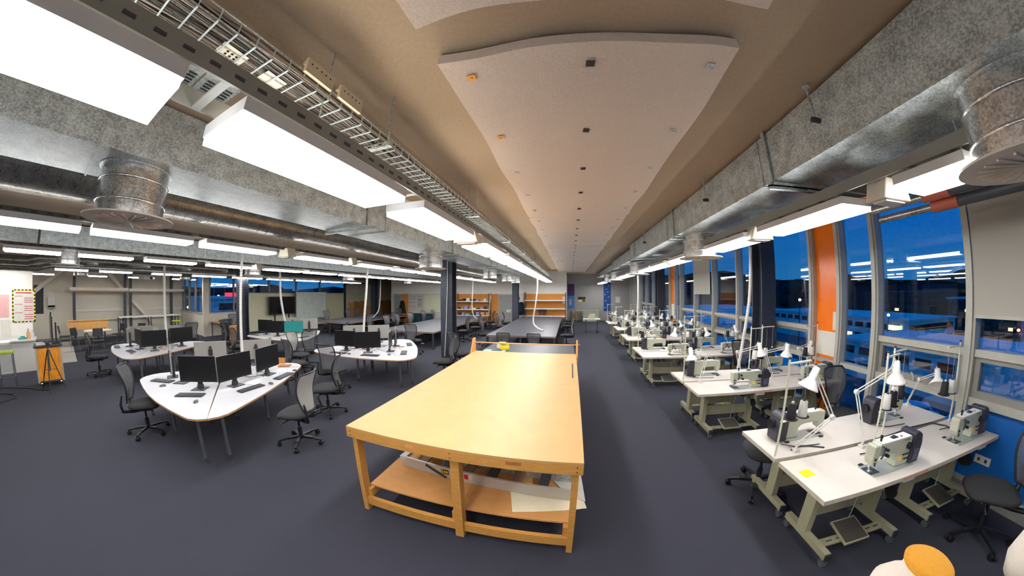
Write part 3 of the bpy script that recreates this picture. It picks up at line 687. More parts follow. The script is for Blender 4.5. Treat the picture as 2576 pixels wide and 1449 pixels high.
# ================================================================ office chair
M_mesh = bpy.data.materials.new('chair_mesh'); M_mesh.use_nodes = True
def mesh_mat(m, c, a):
    nt = m.node_tree; b = nt.nodes['Principled BSDF']; b.inputs['Base Color'].default_value = rgb(*c); b.inputs['Roughness'].default_value = 0.8
    w = nt.nodes.new('ShaderNodeTexWave'); w.inputs['Scale'].default_value = 26; w.inputs['Distortion'].default_value = 1.5; w.bands_direction = 'Z'
    tc = nt.nodes.new('ShaderNodeTexCoord'); nt.links.new(tc.outputs['Object'], w.inputs['Vector'])
    r = nt.nodes.new('ShaderNodeMapRange'); r.inputs['To Min'].default_value = a - 0.12; r.inputs['To Max'].default_value = min(a + 0.12, 1)
    nt.links.new(w.outputs['Fac'], r.inputs[0]); nt.links.new(r.outputs[0], b.inputs['Alpha'])
mesh_mat(M_mesh, (92, 92, 94), 0.72)
M_mesh2 = bpy.data.materials.new('pale_chair_mesh'); M_mesh2.use_nodes = True; mesh_mat(M_mesh2, (158, 156, 150), 0.9)
CS = 1.13
def chair_proto(label, group, mm):
    t = thing('office_chair', label, 'chair', (0, 0, 0), 0, group); s = CS
    # seat: faces local -y (front)
    prof_ = [(0.0, 0.415), (0.18, 0.42), (0.235, 0.44), (0.25, 0.465), (0.235, 0.49), (0.18, 0.50), (0.0, 0.498)]
    vs = []; n = 28; fs = []
    for r, z in prof_:
        for k in range(n):
            a = 2 * PI * k / n; ca, sa = math.cos(a), math.sin(a)
            q = (abs(ca) ** 3 + abs(sa) ** 3) ** (-1 / 3)
            vs.append((r * q * ca * s, (r * q * sa * 0.98 - 0.02) * s, (z - (0.02 if sa < -0.5 and r > 0.2 else 0)) * s))
    for i in range(len(prof_) - 1):
        for k in range(n): fs.append((i * n + k, i * n + (k + 1) % n, (i + 1) * n + (k + 1) % n, (i + 1) * n + k))
    MB().add(vs, fs, True).build('seat', M_fabric, t)
    # back shell
    nx, nz = 10, 16; vs = []; fs = []
    def bp(u, v):
        wd = 0.235 * (1 - 0.22 * (1 - v) ** 2 * 1.2) * (1 if v < 0.86 else 1 - 0.5 * ((v - 0.86) / 0.14) ** 2 * 0.35)
        wd *= 0.80 + 0.2 * math.sin(min(v * 1.9, 1.57))
        x = u * wd; z = 0.53 + 0.53 * v
        y = 0.235 + 0.045 * math.sin(v * PI * 1.25 + 2.6) + 0.06 * v - 0.05 * u * u * -1 * -1
        return (x * s, y * s, z * s)
    for k, off in enumerate((0, 0.012)):
        for j in range(nz + 1):
            for i in range(nx + 1):
                p = bp(-1 + 2 * i / nx, j / nz); vs.append((p[0], p[1] + off, p[2]))
    N = (nx + 1) * (nz + 1)
    for j in range(nz):
        for i in range(nx):
            a = j * (nx + 1) + i; fs.append((a, a + 1, a + nx + 2, a + nx + 1))
    MB().add(vs[:N], fs, True).build('backrest_mesh', mm, t)
    ed = [bp(-1, j / nz) for j in range(nz + 1)] + [bp(-1 + 2 * i / nx, 1) for i in range(1, nx + 1)] + [bp(1, 1 - j / nz) for j in range(1, nz + 1)]
    ed += [bp(1 - 2 * i / nx, 0) for i in range(1, nx + 1)]
    MB().tube(ed, 0.0125 * s, 6).build('backrest_frame', M_black if mm is M_mesh else M_dgrey, t)
    mb = MB()
    for sx in (-1, 1):
        mb.tube([(sx * 0.19 * s, 0.25 * s, 0.66 * s), (sx * 0.2 * s, 0.285 * s, 0.52 * s), (sx * 0.185 * s, 0.27 * s, 0.42 * s), (sx * 0.1 * s, 0.16 * s, 0.385 * s), (sx * 0.04 * s, 0.02 * s, 0.38 * s)], [0.013 * s, 0.02 * s, 0.026 * s, 0.024 * s, 0.02 * s], 8)
    mb.box(-0.09 * s, 0.09 * s, -0.12 * s, 0.12 * s, 0.37 * s, 0.415 * s)
    mb.build('back_support', M_black, t)
    MB().cyl((0, 0, 0.1 * s), (0, 0, 0.25 * s), 0.03 * s, 14).cyl((0, 0, 0.25 * s), (0, 0, 0.38 * s), 0.017 * s, 12).build('gas_column', M_black, t)
    MB().tube([(0.1 * s, -0.08 * s, 0.38 * s), (0.26 * s, -0.1 * s, 0.385 * s), (0.29 * s, -0.1 * s, 0.37 * s)], 0.008 * s, 6).build('lever', M_dgrey, t)
    MB().cyl((0, 0, 0.075 * s), (0, 0, 0.125 * s), 0.045 * s, 16).build('base_hub', M_black, t)
    leg = None
    for k in range(5):
        a = 2 * PI * k / 5 + 0.3
        if leg is None:
            leg = MB().bar((0.02, 0, 0.1 * s), (0.2 * s, 0, 0.095 * s), 0.04 * s, 0.03 * s).bar((0.19 * s, 0, 0.095 * s), (0.32 * s, 0, 0.075 * s), 0.03 * s, 0.022 * s).build('base_leg', M_black, t)
            cst = MB().cyl((0.315 * s, -0.026 * s, 0.03 * s), (0.315 * s, -0.006 * s, 0.03 * s), 0.03 * s, 14).cyl((0.315 * s, 0.006 * s, 0.03 * s), (0.315 * s, 0.026 * s, 0.03 * s), 0.03 * s, 14).box(0.30 * s, 0.33 * s, -0.01 * s, 0.01 * s, 0.03 * s, 0.07 * s).build('caster', M_black, leg)
            leg.rotation_euler = (0, 0, a)
        else:
            l2 = leg.copy(); COL.objects.link(l2); l2.rotation_euler = (0, 0, a); c2 = cst.copy(); COL.objects.link(c2); c2.parent = l2
    return t
# (x, y, facing degrees, label)  facing = direction the sitter looks
CH = [
 (-4.02, 2.82, 200, 'pale mesh-backed office chair in the open between nearest pod and wooden table'),
 (-4.55, 3.95, 214, 'dark office chair just behind the pale mesh-backed one at the nearest white desk pod'),
 (-6.55, 1.22, 62, 'office chair tucked under the near end of the nearest white desk pod'),
 (-5.45, 5.02, 95, 'mesh office chair between the nearest pod and the pod beside the column'),
 (-12.3, 1.12, 80, 'dark office chair at the white desk pod nearest the cart, beside the open floor'),
 (-3.35, 6.95, 190, 'office chair at the rounded corner of the pod beside the dark column'),
 (-6.85, 4.95, 80, 'office chair with see-through back at the left corner of the pod beside the column'),
 (-7.75, 5.75, 20, 'office chair with solid grey back by the left tip of the pod beside the column'),
 (-8.1, 6.3, 170, 'office chair seen side on at the right corner of the pod by the television'),
 (-10.7, 5.3, 90, 'mesh office chair in front of the pod by the television, its back to the camera'),
 (-11.9, 5.6, 70, 'office chair at the left corner of the pod by the television'),
 (-8.9, 8.7, 210, 'office chair on the far right side of the pod by the television'),
 (-14.0, 4.7, 180, 'pale-framed office chair near the plotter'),
 (-17.0, 8.2, 0, 'office chair under the dusk window beside the plotter'),
 (-2.35, 10.0, 90, 'office chair at the near end of the long dark table, towards the column'),
 (-1.25, 10.0, 90, 'office chair at the near end of the long dark table, under the cable riser'),
 (-0.12, 12.4, 180, 'grey office chair on the aisle side of the long dark table, nearest the camera'),
 (-0.1, 15.8, 180, 'office chair on the aisle side of the long dark table, halfway along'),
 (-0.15, 17.3, 180, 'office chair on the aisle side of the long dark table, second from its far end'),
 (-0.15, 18.7, 180, 'office chair on the aisle side of the long dark table, at its far end'),
 (-1.9, 21.2 - 1.6, 270, 'office chair in front of the far empty shelves'),
 (-3.7, 12.2, 0, 'office chair in the gap left of the long dark table, nearest the camera'),
 (-3.75, 15.2, 0, 'office chair left of the long dark table, halfway along'),
 (-3.8, 16.9, 20, 'leaning office chair near the grey door end of the long dark table'),
 (-5.1, 12.9, 180, 'black office chair on the right of the middle dark table, nearest the column'),
 (-5.0, 14.4, 190, 'black office chair on the right of the middle dark table, second along'),
 (-5.05, 17.5, 180, 'office chair on the right of the middle dark table near the far shelf'),
 (-9.0, 12.3, 0, 'office chair left of the middle dark table, nearest the camera'),
 (-9.05, 13.4, 10, 'office chair left of the middle dark table, second along'),
 (-9.0, 14.6, -10, 'office chair left of the middle dark table, third along'),
 (-9.05, 16.3, 0, 'office chair left of the middle dark table, fourth along'),
 (-9.0, 17.6, 5, 'office chair left of the middle dark table, fifth along'),
 (-10.85, 12.6, 180, 'office chair right of the farthest dark table, nearest the camera'),
 (-10.85, 14.9, 180, 'office chair right of the farthest dark table, second along'),
 (-12.4, 18.5, 0, 'office chair by the leaning cardboard sheets'),
 (-15.0, 13.6, 0, 'office chair left of the farthest dark table, in front of the pale partition'),
 (-14.95, 15.6, 0, 'office chair left of the farthest dark table, beside the cardboard'),
 (-15.3, 16.9, 0, 'office chair left of the farthest dark table, near the far corner'),
 (-5.9, 9.6, 90, 'office chair with its back to the camera before the middle dark table'),
 (-3.3, 8.0, 60, 'office chair pushed up beside the dark column'),
 (4.28, 1.28, 128, 'black office chair in front of the nearest right-hand sewing table, by the blue panel'),
 (4.35, 3.55, 275, 'black office chair in front of the orange panel and second window'),
 (4.3, 6.4, 270, 'black office chair behind the second group of sewing tables, at the dark column'),
 (2.95, 3.75 + 0.02, 90, 'black office chair pushed under the front of the second sewing group'),
 (4.0, 9.1, 270, 'black office chair between the third and fourth sewing rows, window side'),
 (4.1, 11.75, 270, 'black office chair between far sewing rows, window side'),
]
CH = [c for c in CH if c[3] != 'black office chair pushed under the front of the second sewing group']
pA = None; pB = None
for i, (x, y, f, lab) in enumerate(CH):
    rz = math.radians(f + 90)
    if i == 0:
        pB = chair_proto(lab, 'office chairs', M_mesh2); pB.location = (x, y, 0); pB.rotation_euler = (0, 0, rz)
    elif pA is None:
        pA = chair_proto(lab, 'office chairs', M_mesh); pA.location = (x, y, 0); pA.rotation_euler = (0, 0, rz)
    else:
        q = dup(pA if i not in (7, 16) else pB, (x, y, 0), rz, lab, 'office chairs')
        if 'near end of the long dark table' in lab: q.scale = (0.92, 0.92, 0.8)

t = thing('swivel_stool', 'black swivel seat without a back, pushed under the nearest back sewing table', 'stool', (2.42, 2.95, 0), 1.2)
for c in list(pA.children):
    if not c.name.startswith(('backrest', 'back_support')):
        q = c.copy(); COL.objects.link(q); q.parent = t
        for g in c.children: r_ = g.copy(); COL.objects.link(r_); r_.parent = q
# ================================================================ white desk pods
def rounded_outline(R, rc, rot, n=7):
    V = [Vector((R * math.cos(rot + 2 * PI * k / 3), R * math.sin(rot + 2 * PI * k / 3))) for k in range(3)]
    out = []
    for k in range(3):
        p, q, r = V[k - 1], V[k], V[(k + 1) % 3]
        a = (p - q).normalized(); b = (r - q).normalized(); d = rc / math.tan(math.radians(30))
        c = q + (a + b).normalized() * (rc / math.sin(math.radians(30)))
        s0 = math.atan2(*(q + a * d - c).yx); s1 = math.atan2(*(q + b * d - c).yx)
        while s1 < s0: s1 += 2 * PI
        for i in range(n): t = s0 + (s1 - s0) * i / (n - 1); out.append((k, (c.x + rc * math.cos(t), c.y + rc * math.sin(t))))
    return V, out, n
ZD = 0.74
def pod(cx0, cy0, R, rot, names):
    V, out, n = rounded_outline(R, 0.42, rot)
    for k in range(3):
        t = thing('white_desk', names[k], 'desk', (cx0, cy0, 0), 0, 'white desk pod pieces')
        h = n // 2
        A = [p for kk, p in out if kk == k][h:]; B = [p for kk, p in out if kk == (k + 1) % 3][:h + 1]
        ctr = Vector(((A[0][0] + B[-1][0]) * 0.01, (A[0][1] + B[-1][1]) * 0.01))
        # bowed outer edge
        a, b = Vector(A[-1]), Vector(B[0]); nrm = Vector((b - a).yx); nrm = Vector(((b - a).y, -(b - a).x)).normalized()
        mid = [a.lerp(b, u) + nrm * 0.10 * math.sin(PI * u) for u in (0.2, 0.4, 0.6, 0.8)]
        poly = [tuple(ctr)] + A + [tuple(m_) for m_ in mid] + B
        g = Vector((sum(p[0] for p in poly), sum(p[1] for p in poly))) / len(poly)
        poly = [tuple(g + (Vector(p) - g) * 0.997) for p in poly]
        MB().prism(poly, ZD - 0.006, ZD).build('desk_top', M_wlam, t)
        inner = [tuple(g + (Vector(p) - g) * 0.999) for p in poly]
        MB().prism(inner, ZD - 0.03, ZD - 0.006).build('plywood_edge', M_ply, t)
        va, vb = V[k], V[(k + 1) % 3]; e = (vb - va).normalized(); ins = Vector((-e.y, e.x))
        if ins.dot(-(va + vb)) < 0: ins = -ins
        m0 = (va + vb) / 2
        spots = [va + e * 0.62 + ins * 0.16, vb - e * 0.62 + ins * 0.16, m0 + ins * 0.2, m0 * 0.25 + ins * 0.0]
        leg0 = None
        for sp in spots:
            if leg0 is None:
                leg0 = MB().cyl((0, 0, 0.09), (0, 0, ZD - 0.03), 0.026, 14).build('leg', M_legm, t, loc=(sp.x, sp.y, 0))
                cs = MB().cyl((0, 0, 0.062), (0, 0, 0.095), 0.03, 12).cyl((-0.016, 0.012, 0.03), (0.016, 0.012, 0.03), 0.03, 12).box(-0.02, 0.02, -0.02, 0.03, 0.04, 0.07).build('caster', M_chrome, leg0)
            else:
                l2 = leg0.copy(); COL.objects.link(l2); l2.location = (sp.x, sp.y, 0); c2 = cs.copy(); COL.objects.link(c2); c2.parent = l2
        MB().bar((spots[0].x, spots[0].y, ZD - 0.06), (spots[1].x, spots[1].y, ZD - 0.06), 0.03, 0.04).bar((spots[2].x, spots[2].y, ZD - 0.06), (spots[3].x, spots[3].y, ZD - 0.06), 0.03, 0.04).build('under_frame', M_legm, t)
r30 = math.radians
PN = ('%s, piece facing the %s')
def podnames(w): return [w + s for s in (', piece on its side away from the camera', ', piece on its side by the end wall', ', piece on its near side')]
def pn(w, a, b, c): return ['white desk piece of %s, the one %s' % (w, x) for x in (a, b, c)]
pod(-6.02, 2.5, 2.3, r30(-30), pn('the nearest pod', 'under the right-hand monitors', 'behind the grey monitor backs', 'with the front keyboards'))
pod(-5.5, 6.78, 2.25, r30(-25), pn('the pod beside the dark column', 'facing the column', 'on its far side', 'along its front edge'))
pod(-11.4, 2.6, 2.15, r30(-32), pn('the pod nearest the cart', 'facing the nearest pod', 'towards the end wall', 'with the front keyboard'))
pod(-10.35, 7.2, 2.1, r30(-22), pn('the pod by the television', 'at its right corner', 'on its far side', 'along its rounded front edge'))

# ================================================================ monitors, keyboards, mice
def monitor_proto(label, group):
    t = thing('monitor', label, 'monitor', (0, 0, 0), 0, group)
    # screen faces local -y
    MB().box(-0.36, 0.36, -0.012, 0.0, 0.13, 0.58).build('screen_bezel', M_black, t, bevel=0.003)
    MB().box(-0.352, 0.352, -0.0135, -0.012, 0.155, 0.572).build('screen_panel', mat('dark_screen', (20, 20, 22), 0.35, 0, None, None, 0.3), t)
    MB().box(-0.358, 0.358, 0.0, 0.022, 0.132, 0.578).build('rear_cover', mat('grey_monitor_back', (142, 138, 132), 0.5), t, bevel=0.006)
    MB().lathe([(0.034, -0.001), (0.034, 0.001), (0.028, 0.001)], 20).move(Matrix.Translation((0, 0.0235, 0.45)) @ Matrix.Rotation(PI / 2, 4, 'X')).build('logo_ring', M_dgrey, t)
    MB().box(-0.045, 0.045, 0.022, 0.06, 0.06, 0.42).build('stand_neck', M_black, t, bevel=0.008)
    MB().box(-0.13, 0.13, -0.1, 0.12, 0, 0.012).box(-0.05, 0.05, 0.01, 0.07, 0.01, 0.08).build('stand_base', M_dgrey, t, bevel=0.004)
    return t
MON = [
 (-5.85, 2.04, -50, 'monitor with dark screen at the front corner of the nearest pod'),
 (-5.53, 2.6, 8, 'monitor with dark screen right of the nearest pod seam'),
 (-5.72, 3.42, 20, 'monitor with dark screen beside the brown envelope on the nearest pod'),
 (-7.15, 1.95, -107, 'monitor seen edge on at the left end of the nearest pod'),
 (-7.33, 2.9, 150, 'grey-backed monitor with logo left of the riser on the nearest pod'),
 (-6.75, 3.75, 148, 'grey-backed monitor with logo right of the riser on the nearest pod'),
 (-6.12, 6.14, -80, 'monitor with black screen on the left of the pod beside the column'),
 (-5.36, 6.24, -52, 'monitor with dark grey screen at the middle of the pod beside the column'),
 (-4.87, 6.65, 30, 'nearer monitor seen edge on at the pod beside the column'),
 (-5.2, 7.4, 36, 'farther monitor seen edge on at the pod beside the column'),
 (-6.15, 7.75, 128, 'grey-backed monitor right of the riser at the pod beside the column'),
 (-6.85, 7.3, 140, 'grey-backed monitor left of the riser at the pod beside the column'),
 (-11.4, 2.2, -85, 'monitor turned side on at the pod nearest the cart'),
 (-10.72, 2.5, -15, 'middle black-screened monitor at the pod nearest the cart'),
 (-10.95, 3.4, 0, 'right-hand black-screened monitor at the pod nearest the cart'),
 (-12.4, 2.5, 160, 'dark monitor back at the pod nearest the cart, towards the wall'),
 (-11.9, 3.3, 150, 'pale monitor back at the pod nearest the cart'),
 (-12.2, 2.05, -110, 'left-hand monitor at the pod nearest the cart'),
 (-11.3, 6.75, -70, 'left-hand dark monitor at the pod by the television'),
 (-10.45, 6.75, -55, 'front dark monitor at the pod by the television'),
 (-11.3, 8.1, 140, 'grey monitor back under the television, left one'),
 (-10.4, 8.3, 135, 'grey monitor back under the television, right one'),
]
mp_ = None
for x, y, f, lab in MON:
    rz = math.radians(f + 90)
    if mp_ is None: mp_ = monitor_proto(lab, 'monitors'); mp_.location = (x, y, ZD); mp_.rotation_euler = (0, 0, rz)
    else: dup(mp_, (x, y, ZD), rz, lab, 'monitors')
q = dup(mp_, (-9.85, 7.1, ZD), math.radians(-40 + 90), 'monitor showing a teal screen at the pod by the television', 'monitors')
for c in q.children:
    if c.name.startswith('screen_panel'):
        c.data = c.data.copy(); c.data.materials[0] = emat('teal_screen', (0, 96, 92), 0.35); c['label'] = 'lit teal screen'
def keyboard_proto(label, group):
    t = thing('keyboard', label, 'keyboard', (0, 0, 0), 0, group)
    MB().box(-0.25, 0.25, -0.085, 0.085, 0.004, 0.018).build('keyboard_case', M_dgrey, t, bevel=0.004)
    mb = MB()
    for r in range(5):
        for c in range(18):
            if r == 4 and 4 <= c <= 8: continue
            mb.box(-0.238 + c * 0.0265, -0.2145 + c * 0.0265, 0.05 - r * 0.028, 0.074 - r * 0.028, 0.018, 0.024)
    mb.box(-0.238 + 4 * 0.0265, -0.2145 + 8 * 0.0265, 0.05 - 4 * 0.028, 0.074 - 4 * 0.028, 0.018, 0.024)
    o = mb.build('keycap', mat('keycap', (70, 70, 74), 0.5), t); o['kind'] = 'stuff'
    return t
def mouse_proto(label, group):
    t = thing('mouse', label, 'mouse', (0, 0, 0), 0, group)
    MB().lathe([(0.002, 0.0), (0.034, 0.002), (0.036, 0.012), (0.028, 0.028), (0.012, 0.036), (0.001, 0.037)], 16, sx=1, sy=1.7).build('mouse_shell', mat('grey_mouse', (96, 94, 92), 0.35), t)
    MB().box(-0.004, 0.004, -0.045, -0.02, 0.024, 0.036).build('scroll_wheel', M_black, t)
    return t
KB = [(-5.62, 1.78, -50, 'front keyboard on the nearest pod, left of the seam'), (-5.13, 2.68, 6, 'keyboard in front of the middle monitor on the nearest pod'),
 (-5.33, 3.52, 20, 'keyboard nearest the brown envelope on the nearest pod'), (-6.95, 1.7, -60, 'keyboard lying at the left end of the nearest pod'),
 (-6.05, 5.78, -80, 'left-hand keyboard on the pod beside the column'), (-5.05, 5.95, -75, 'middle keyboard on the pod beside the column'),
 (-4.4, 6.6, 30, 'right-hand keyboard on the pod beside the column'), (-4.95, 7.75, 36, 'far keyboard on the pod beside the column'),
 (-11.1, 1.9, -85, 'front keyboard on the pod nearest the cart'), (-12.35, 1.7, -95, 'far left keyboard on the pod nearest the cart'),
 (-11.5, 6.35, -75, 'left keyboard on the pod by the television'), (-9.35, 7.2, 10, 'right keyboard on the pod by the television')]
MS = [(-5.2, 1.72, 'mouse beside the front keyboard on the nearest pod'), (-5.08, 3.06, 'mouse between the two right-hand keyboards on the nearest pod'), (-5.5, 3.92, 'mouse near the envelope on the nearest pod'),
 (-6.58, 1.6, 'mouse by the left-end keyboard on the nearest pod'), (-5.68, 5.82, 'mouse by the left keyboard on the pod beside the column'), (-4.62, 6.22, 'mouse near the right rim of the pod beside the column'),
 (-4.6, 8.0, 'mouse at the far end of the pod beside the column'), (-10.7, 1.85, 'mouse by the front keyboard on the pod nearest the cart'), (-12.05, 1.72, 'mouse by the far left keyboard on the pod nearest the cart'), (-10.1, 6.2, 'mouse on the front of the pod by the television')]
kp = None
for x, y, f, lab in KB:
    if kp is None: kp = keyboard_proto(lab, 'keyboards'); kp.location = (x, y, ZD); kp.rotation_euler = (0, 0, r30(f + 90))
    else: dup(kp, (x, y, ZD), r30(f + 90), lab, 'keyboards')
mp2 = None
for x, y, lab in MS:
    if mp2 is None: mp2 = mouse_proto(lab, 'mice'); mp2.location = (x, y, ZD); mp2.rotation_euler = (0, 0, 0.8)
    else: dup(mp2, (x, y, ZD), random.uniform(0, 3), lab, 'mice')
# tangled cables, power strips and notebooks in the pod centres
def clutter(cx0, cy0, sd, lab):
    random.seed(sd)
    t = thing('cable_tangle', 'tangle of thin coloured cables ' + lab, 'cable', (cx0, cy0, ZD))
    cols = [M_black, M_white, mat('orange_cable', (224, 130, 30), 0.5), M_black, M_dgrey, MATS['pale_cable'], M_black, M_white, MATS['orange_cable']]
    for k in range(16):
        p = [Vector((random.uniform(-0.55, 0.55), random.uniform(-0.45, 0.5), 0.012 + random.uniform(0, 0.03)))]
        d = random.uniform(0, 6.28)
        for j in range(7): d += random.uniform(-1.1, 1.1); p.append(p[-1] + Vector((math.cos(d), math.sin(d), 0)) * 0.11); p[-1].z = 0.012 + random.uniform(0, 0.05)
        for q in p: q.x = max(min(q.x, 0.8), -0.8); q.y = max(min(q.y, 0.6), -0.6)
        MB().tube(p, 0.006, 5).build('cable', cols[k % 9], t)
    for k in range(2):
        s = thing('power_strip', ('white power strip ' if k else 'long white socket strip ') + lab, 'power strip', (cx0 + random.uniform(-0.3, 0.3), cy0 + random.uniform(-0.3, 0.3), ZD), random.uniform(0, 3))
        MB().box(-0.17, 0.17, -0.03, 0.03, 0, 0.035).build('strip_body', M_white, s, bevel=0.004)
        for j in range(4): MB().box(-0.14 + j * 0.075, -0.10 + j * 0.075, -0.02, 0.02, 0.034, 0.05 if (j + k) % 2 else 0.036).build('plug' if (j + k) % 2 else 'socket', M_black if (j + k) % 2 else M_dgrey, s)
clutter(-6.3, 2.75, 5, 'in the middle of the nearest pod'); clutter(-5.6, 6.75, 6, 'in the middle of the pod beside the column')
clutter(-11.3, 2.7, 8, 'in the middle of the pod nearest the cart'); clutter(-10.4, 7.3, 9, 'in the middle of the pod by the television')
def flat(name, lab, cat, x, y, z, w_, l, h, m, rz=0, group=None, bevel=0):
    t = MB().box(-w_ / 2, w_ / 2, -l / 2, l / 2, 0, h).build(name, m, None, bevel, loc=(x, y, z), rot=(0, 0, rz)); tag(t, lab, cat, group); return t
M_env = mat('manila', (214, 160, 92), 0.7)
e_ = thing('envelope', 'brown envelope lying folded on the far end of the nearest pod', 'envelope', (-6.35, 4.02, ZD), 0.4)
MB().box(-0.16, 0.16, -0.11, 0.11, 0, 0.006).build('envelope_body', M_env, e_); MB().add([(-0.16, 0.11, 0.006), (0.16, 0.11, 0.006), (0.13, 0.22, 0.12), (-0.13, 0.22, 0.12)], [(0, 1, 2, 3), (3, 2, 1, 0)]).build('envelope_flap', M_env, e_)
flat('notebook', 'brown notebook beside the open envelope on the nearest pod', 'notebook', -6.05, 4.05, ZD, 0.26, 0.2, 0.02, mat('brown_cover', (150, 92, 50), 0.6), 0.7)
flat('paper_sheet', 'grey sheet lying near the rounded end of the nearest pod', 'paper', -5.85, 4.12, ZD, 0.34, 0.24, 0.003, mat('grey_paper', (176, 174, 170), 0.8), 0.5)
flat('graphics_tablet', 'small dark tablet beside the left-end keyboard on the nearest pod', 'tablet', -6.55, 1.95, ZD, 0.26, 0.2, 0.012, M_dgrey, 0.6)
flat('paper_sheet', 'white paper stack in front of the middle monitor base on the nearest pod', 'paper', -5.35, 2.86, ZD, 0.22, 0.16, 0.02, M_paper, 0.2)

# ================================================================ long dark tables
def dark_table(x0, x1, y0, y1, n, label, z=0.74):
    t = thing('dark_table', label, 'table', (0, 0, 0), 0, 'long dark tables')
    st = (y1 - y0) / n
    for k in range(n):
        for j in range(2):
            xa = x0 + (x1 - x0) * j / 2
            MB().box(xa + 0.003, xa + (x1 - x0) / 2 - 0.003, y0 + st * k + 0.003, y0 + st * (k + 1) - 0.003, z - 0.028, z).build('table_top', M_dtop, t)
            MB().box(xa + 0.005, xa + (x1 - x0) / 2 - 0.005, y0 + st * k + 0.005, y0 + st * (k + 1) - 0.005, z - 0.05, z - 0.028).build('top_core', M_ply, t)
    lg = None
    for k in range(n + 1):
        for x in (x0 + 0.06, (x0 + x1) / 2, x1 - 0.06):
            y = min(max(y0 + st * k, y0 + 0.06), y1 - 0.06)
            if lg is None: lg = MB().box(-0.03, 0.03, -0.03, 0.03, 0, z - 0.05).build('leg', M_steel, t, loc=(x, y, 0))
            else: l2 = lg.copy(); COL.objects.link(l2); l2.location = (x, y, 0)
    return t
dark_table(-3.2, -0.5, 10.45, 19.2, 4, 'long dark table behind the wooden table, reaching to the empty shelves')
dark_table(-8.3, -5.5, 10.5, 18.9, 4, 'long dark table behind the dark column, its corner towards the camera')
dark_table(-14.3, -11.5, 11.7, 18.6, 3, 'farthest long dark table, in front of the pale partition and cardboard')
# ================================================================ wooden cutting table in the middle
W0, W1, Y0, Y1, ZT = -2.13, 0.15, 2.04, 6.1, 1.06
t = thing('wooden_table', 'big pale wooden cutting table with a lower shelf, in the middle of the room', 'table', (0, 0, 0))
ym = 4.0
for a, b in ((Y0, ym), (ym, Y1)): MB().box(W0, W1, a + 0.001, b - 0.001, ZT - 0.018, ZT).build('top_sheet', M_mdf, t)
for a, b in ((Y0, Y0 + 0.045), (Y1 - 0.045, Y1)): MB().box(W0, W1, a, b, ZT - 0.115, ZT - 0.018).build('end_rail', M_pine, t)
for a, b in ((W0, W0 + 0.045), (W1 - 0.045, W1)): MB().box(a, b, Y0 + 0.045, Y1 - 0.045, ZT - 0.115, ZT - 0.018).build('side_rail', M_pine, t)
for x in (W0 + 0.03, -1.0, W1 - 0.085):
    for y in (Y0 + 0.045, ym - 0.05, Y1 - 0.14):
        MB().box(x, x + 0.055 + (0.03 if x == -1.0 else 0), y, y + 0.095, 0, ZT - 0.018 if y != Y0 + 0.045 else ZT - 0.02).build('leg', M_pine, t)
for y in (Y0 + 0.045, ym - 0.05, Y1 - 0.14):
    MB().box(W0 + 0.085, -1.0, y + 0.02, y + 0.065, 0.07, 0.165).build('stretcher', M_pine, t); MB().box(-0.915, W1 - 0.085, y + 0.02, y + 0.065, 0.07, 0.165).build('stretcher', M_pine, t)
for x in (W0 + 0.085, -1.045, W1 - 0.13): MB().box(x, x + 0.045, Y0 + 0.1, Y1 - 0.1, 0.17, 0.265).build('shelf_bearer', M_pine, t)
MB().box(W0 + 0.07, -0.985, Y0 + 0.16, Y1 - 0.1, 0.265, 0.283).build('shelf_board', mat('raw_mdf', (206, 148, 84), 0.7, 0, (10, 0.06)), t); MB().box(-0.98, W1 - 0.07, Y0 + 0.16, Y1 - 0.1, 0.265, 0.283).build('shelf_board', MATS['raw_mdf'], t)
for x in (W0 + 0.05, W1 - 0.05, -0.975):
    for z in (ZT - 0.045, ZT - 0.09): MB().cyl((x, Y0 - 0.003, z), (x, Y0 + 0.001, z), 0.006, 10).build('screw_head', M_dgrey, t)
MB().box(-0.48, -0.35, Y0 - 0.002, Y0, ZT - 0.07, ZT - 0.035).build('wood_repair', mat('dark_knot', (170, 112, 56), 0.6, 0, (40, 0.25)), t)
MB().box(-1.42, -1.33, Y0 - 0.0015, Y0, ZT - 0.075, ZT - 0.04).build('wood_repair', mat('pale_knot', (222, 160, 92), 0.6), t)
# fabric roller uprights and bar at far end
MB().prism([(-0.14, 0), (0.14, 0), (0.03, 0.34), (-0.04, 0.34)], 0, 0.04).move(Matrix.Translation((W0 + 0.0, Y1 - 0.1, ZT - 0.05)) @ Matrix.Rotation(-PI / 2, 4, 'Y').to_4x4() @ Matrix.Rotation(PI / 2, 4, 'Z') @ Matrix.Rotation(0, 4, 'X')).build('spare', M_pine, None) if False else None
for x in (W0 - 0.035, W1):
    MB().add([(x, Y1 - 0.30, ZT - 0.1), (x + 0.035, Y1 - 0.30, ZT - 0.1), (x + 0.035, Y1 + 0.05, ZT - 0.1), (x, Y1 + 0.05, ZT - 0.1), (x, Y1 - 0.07, ZT + 0.3), (x + 0.035, Y1 - 0.07, ZT + 0.3), (x + 0.035, Y1 + 0.04, ZT + 0.3), (x, Y1 + 0.04, ZT + 0.3)],
      [(3, 2, 1, 0), (4, 5, 6, 7), (0, 1, 5, 4), (1, 2, 6, 5), (2, 3, 7, 6), (3, 0, 4, 7)]).build('roller_upright', M_pine, t)
MB().cyl((W0 - 0.06, Y1 - 0.01, ZT + 0.2), (W1 + 0.09, Y1 - 0.01, ZT + 0.2), 0.014, 12).build('roller_bar', mat('dowel', (200, 160, 112), 0.6), t)
MB().box(0.055, 0.075, 4.35, 5.25, ZT, ZT + 0.004).build('inset_rule', M_dgrey, t)
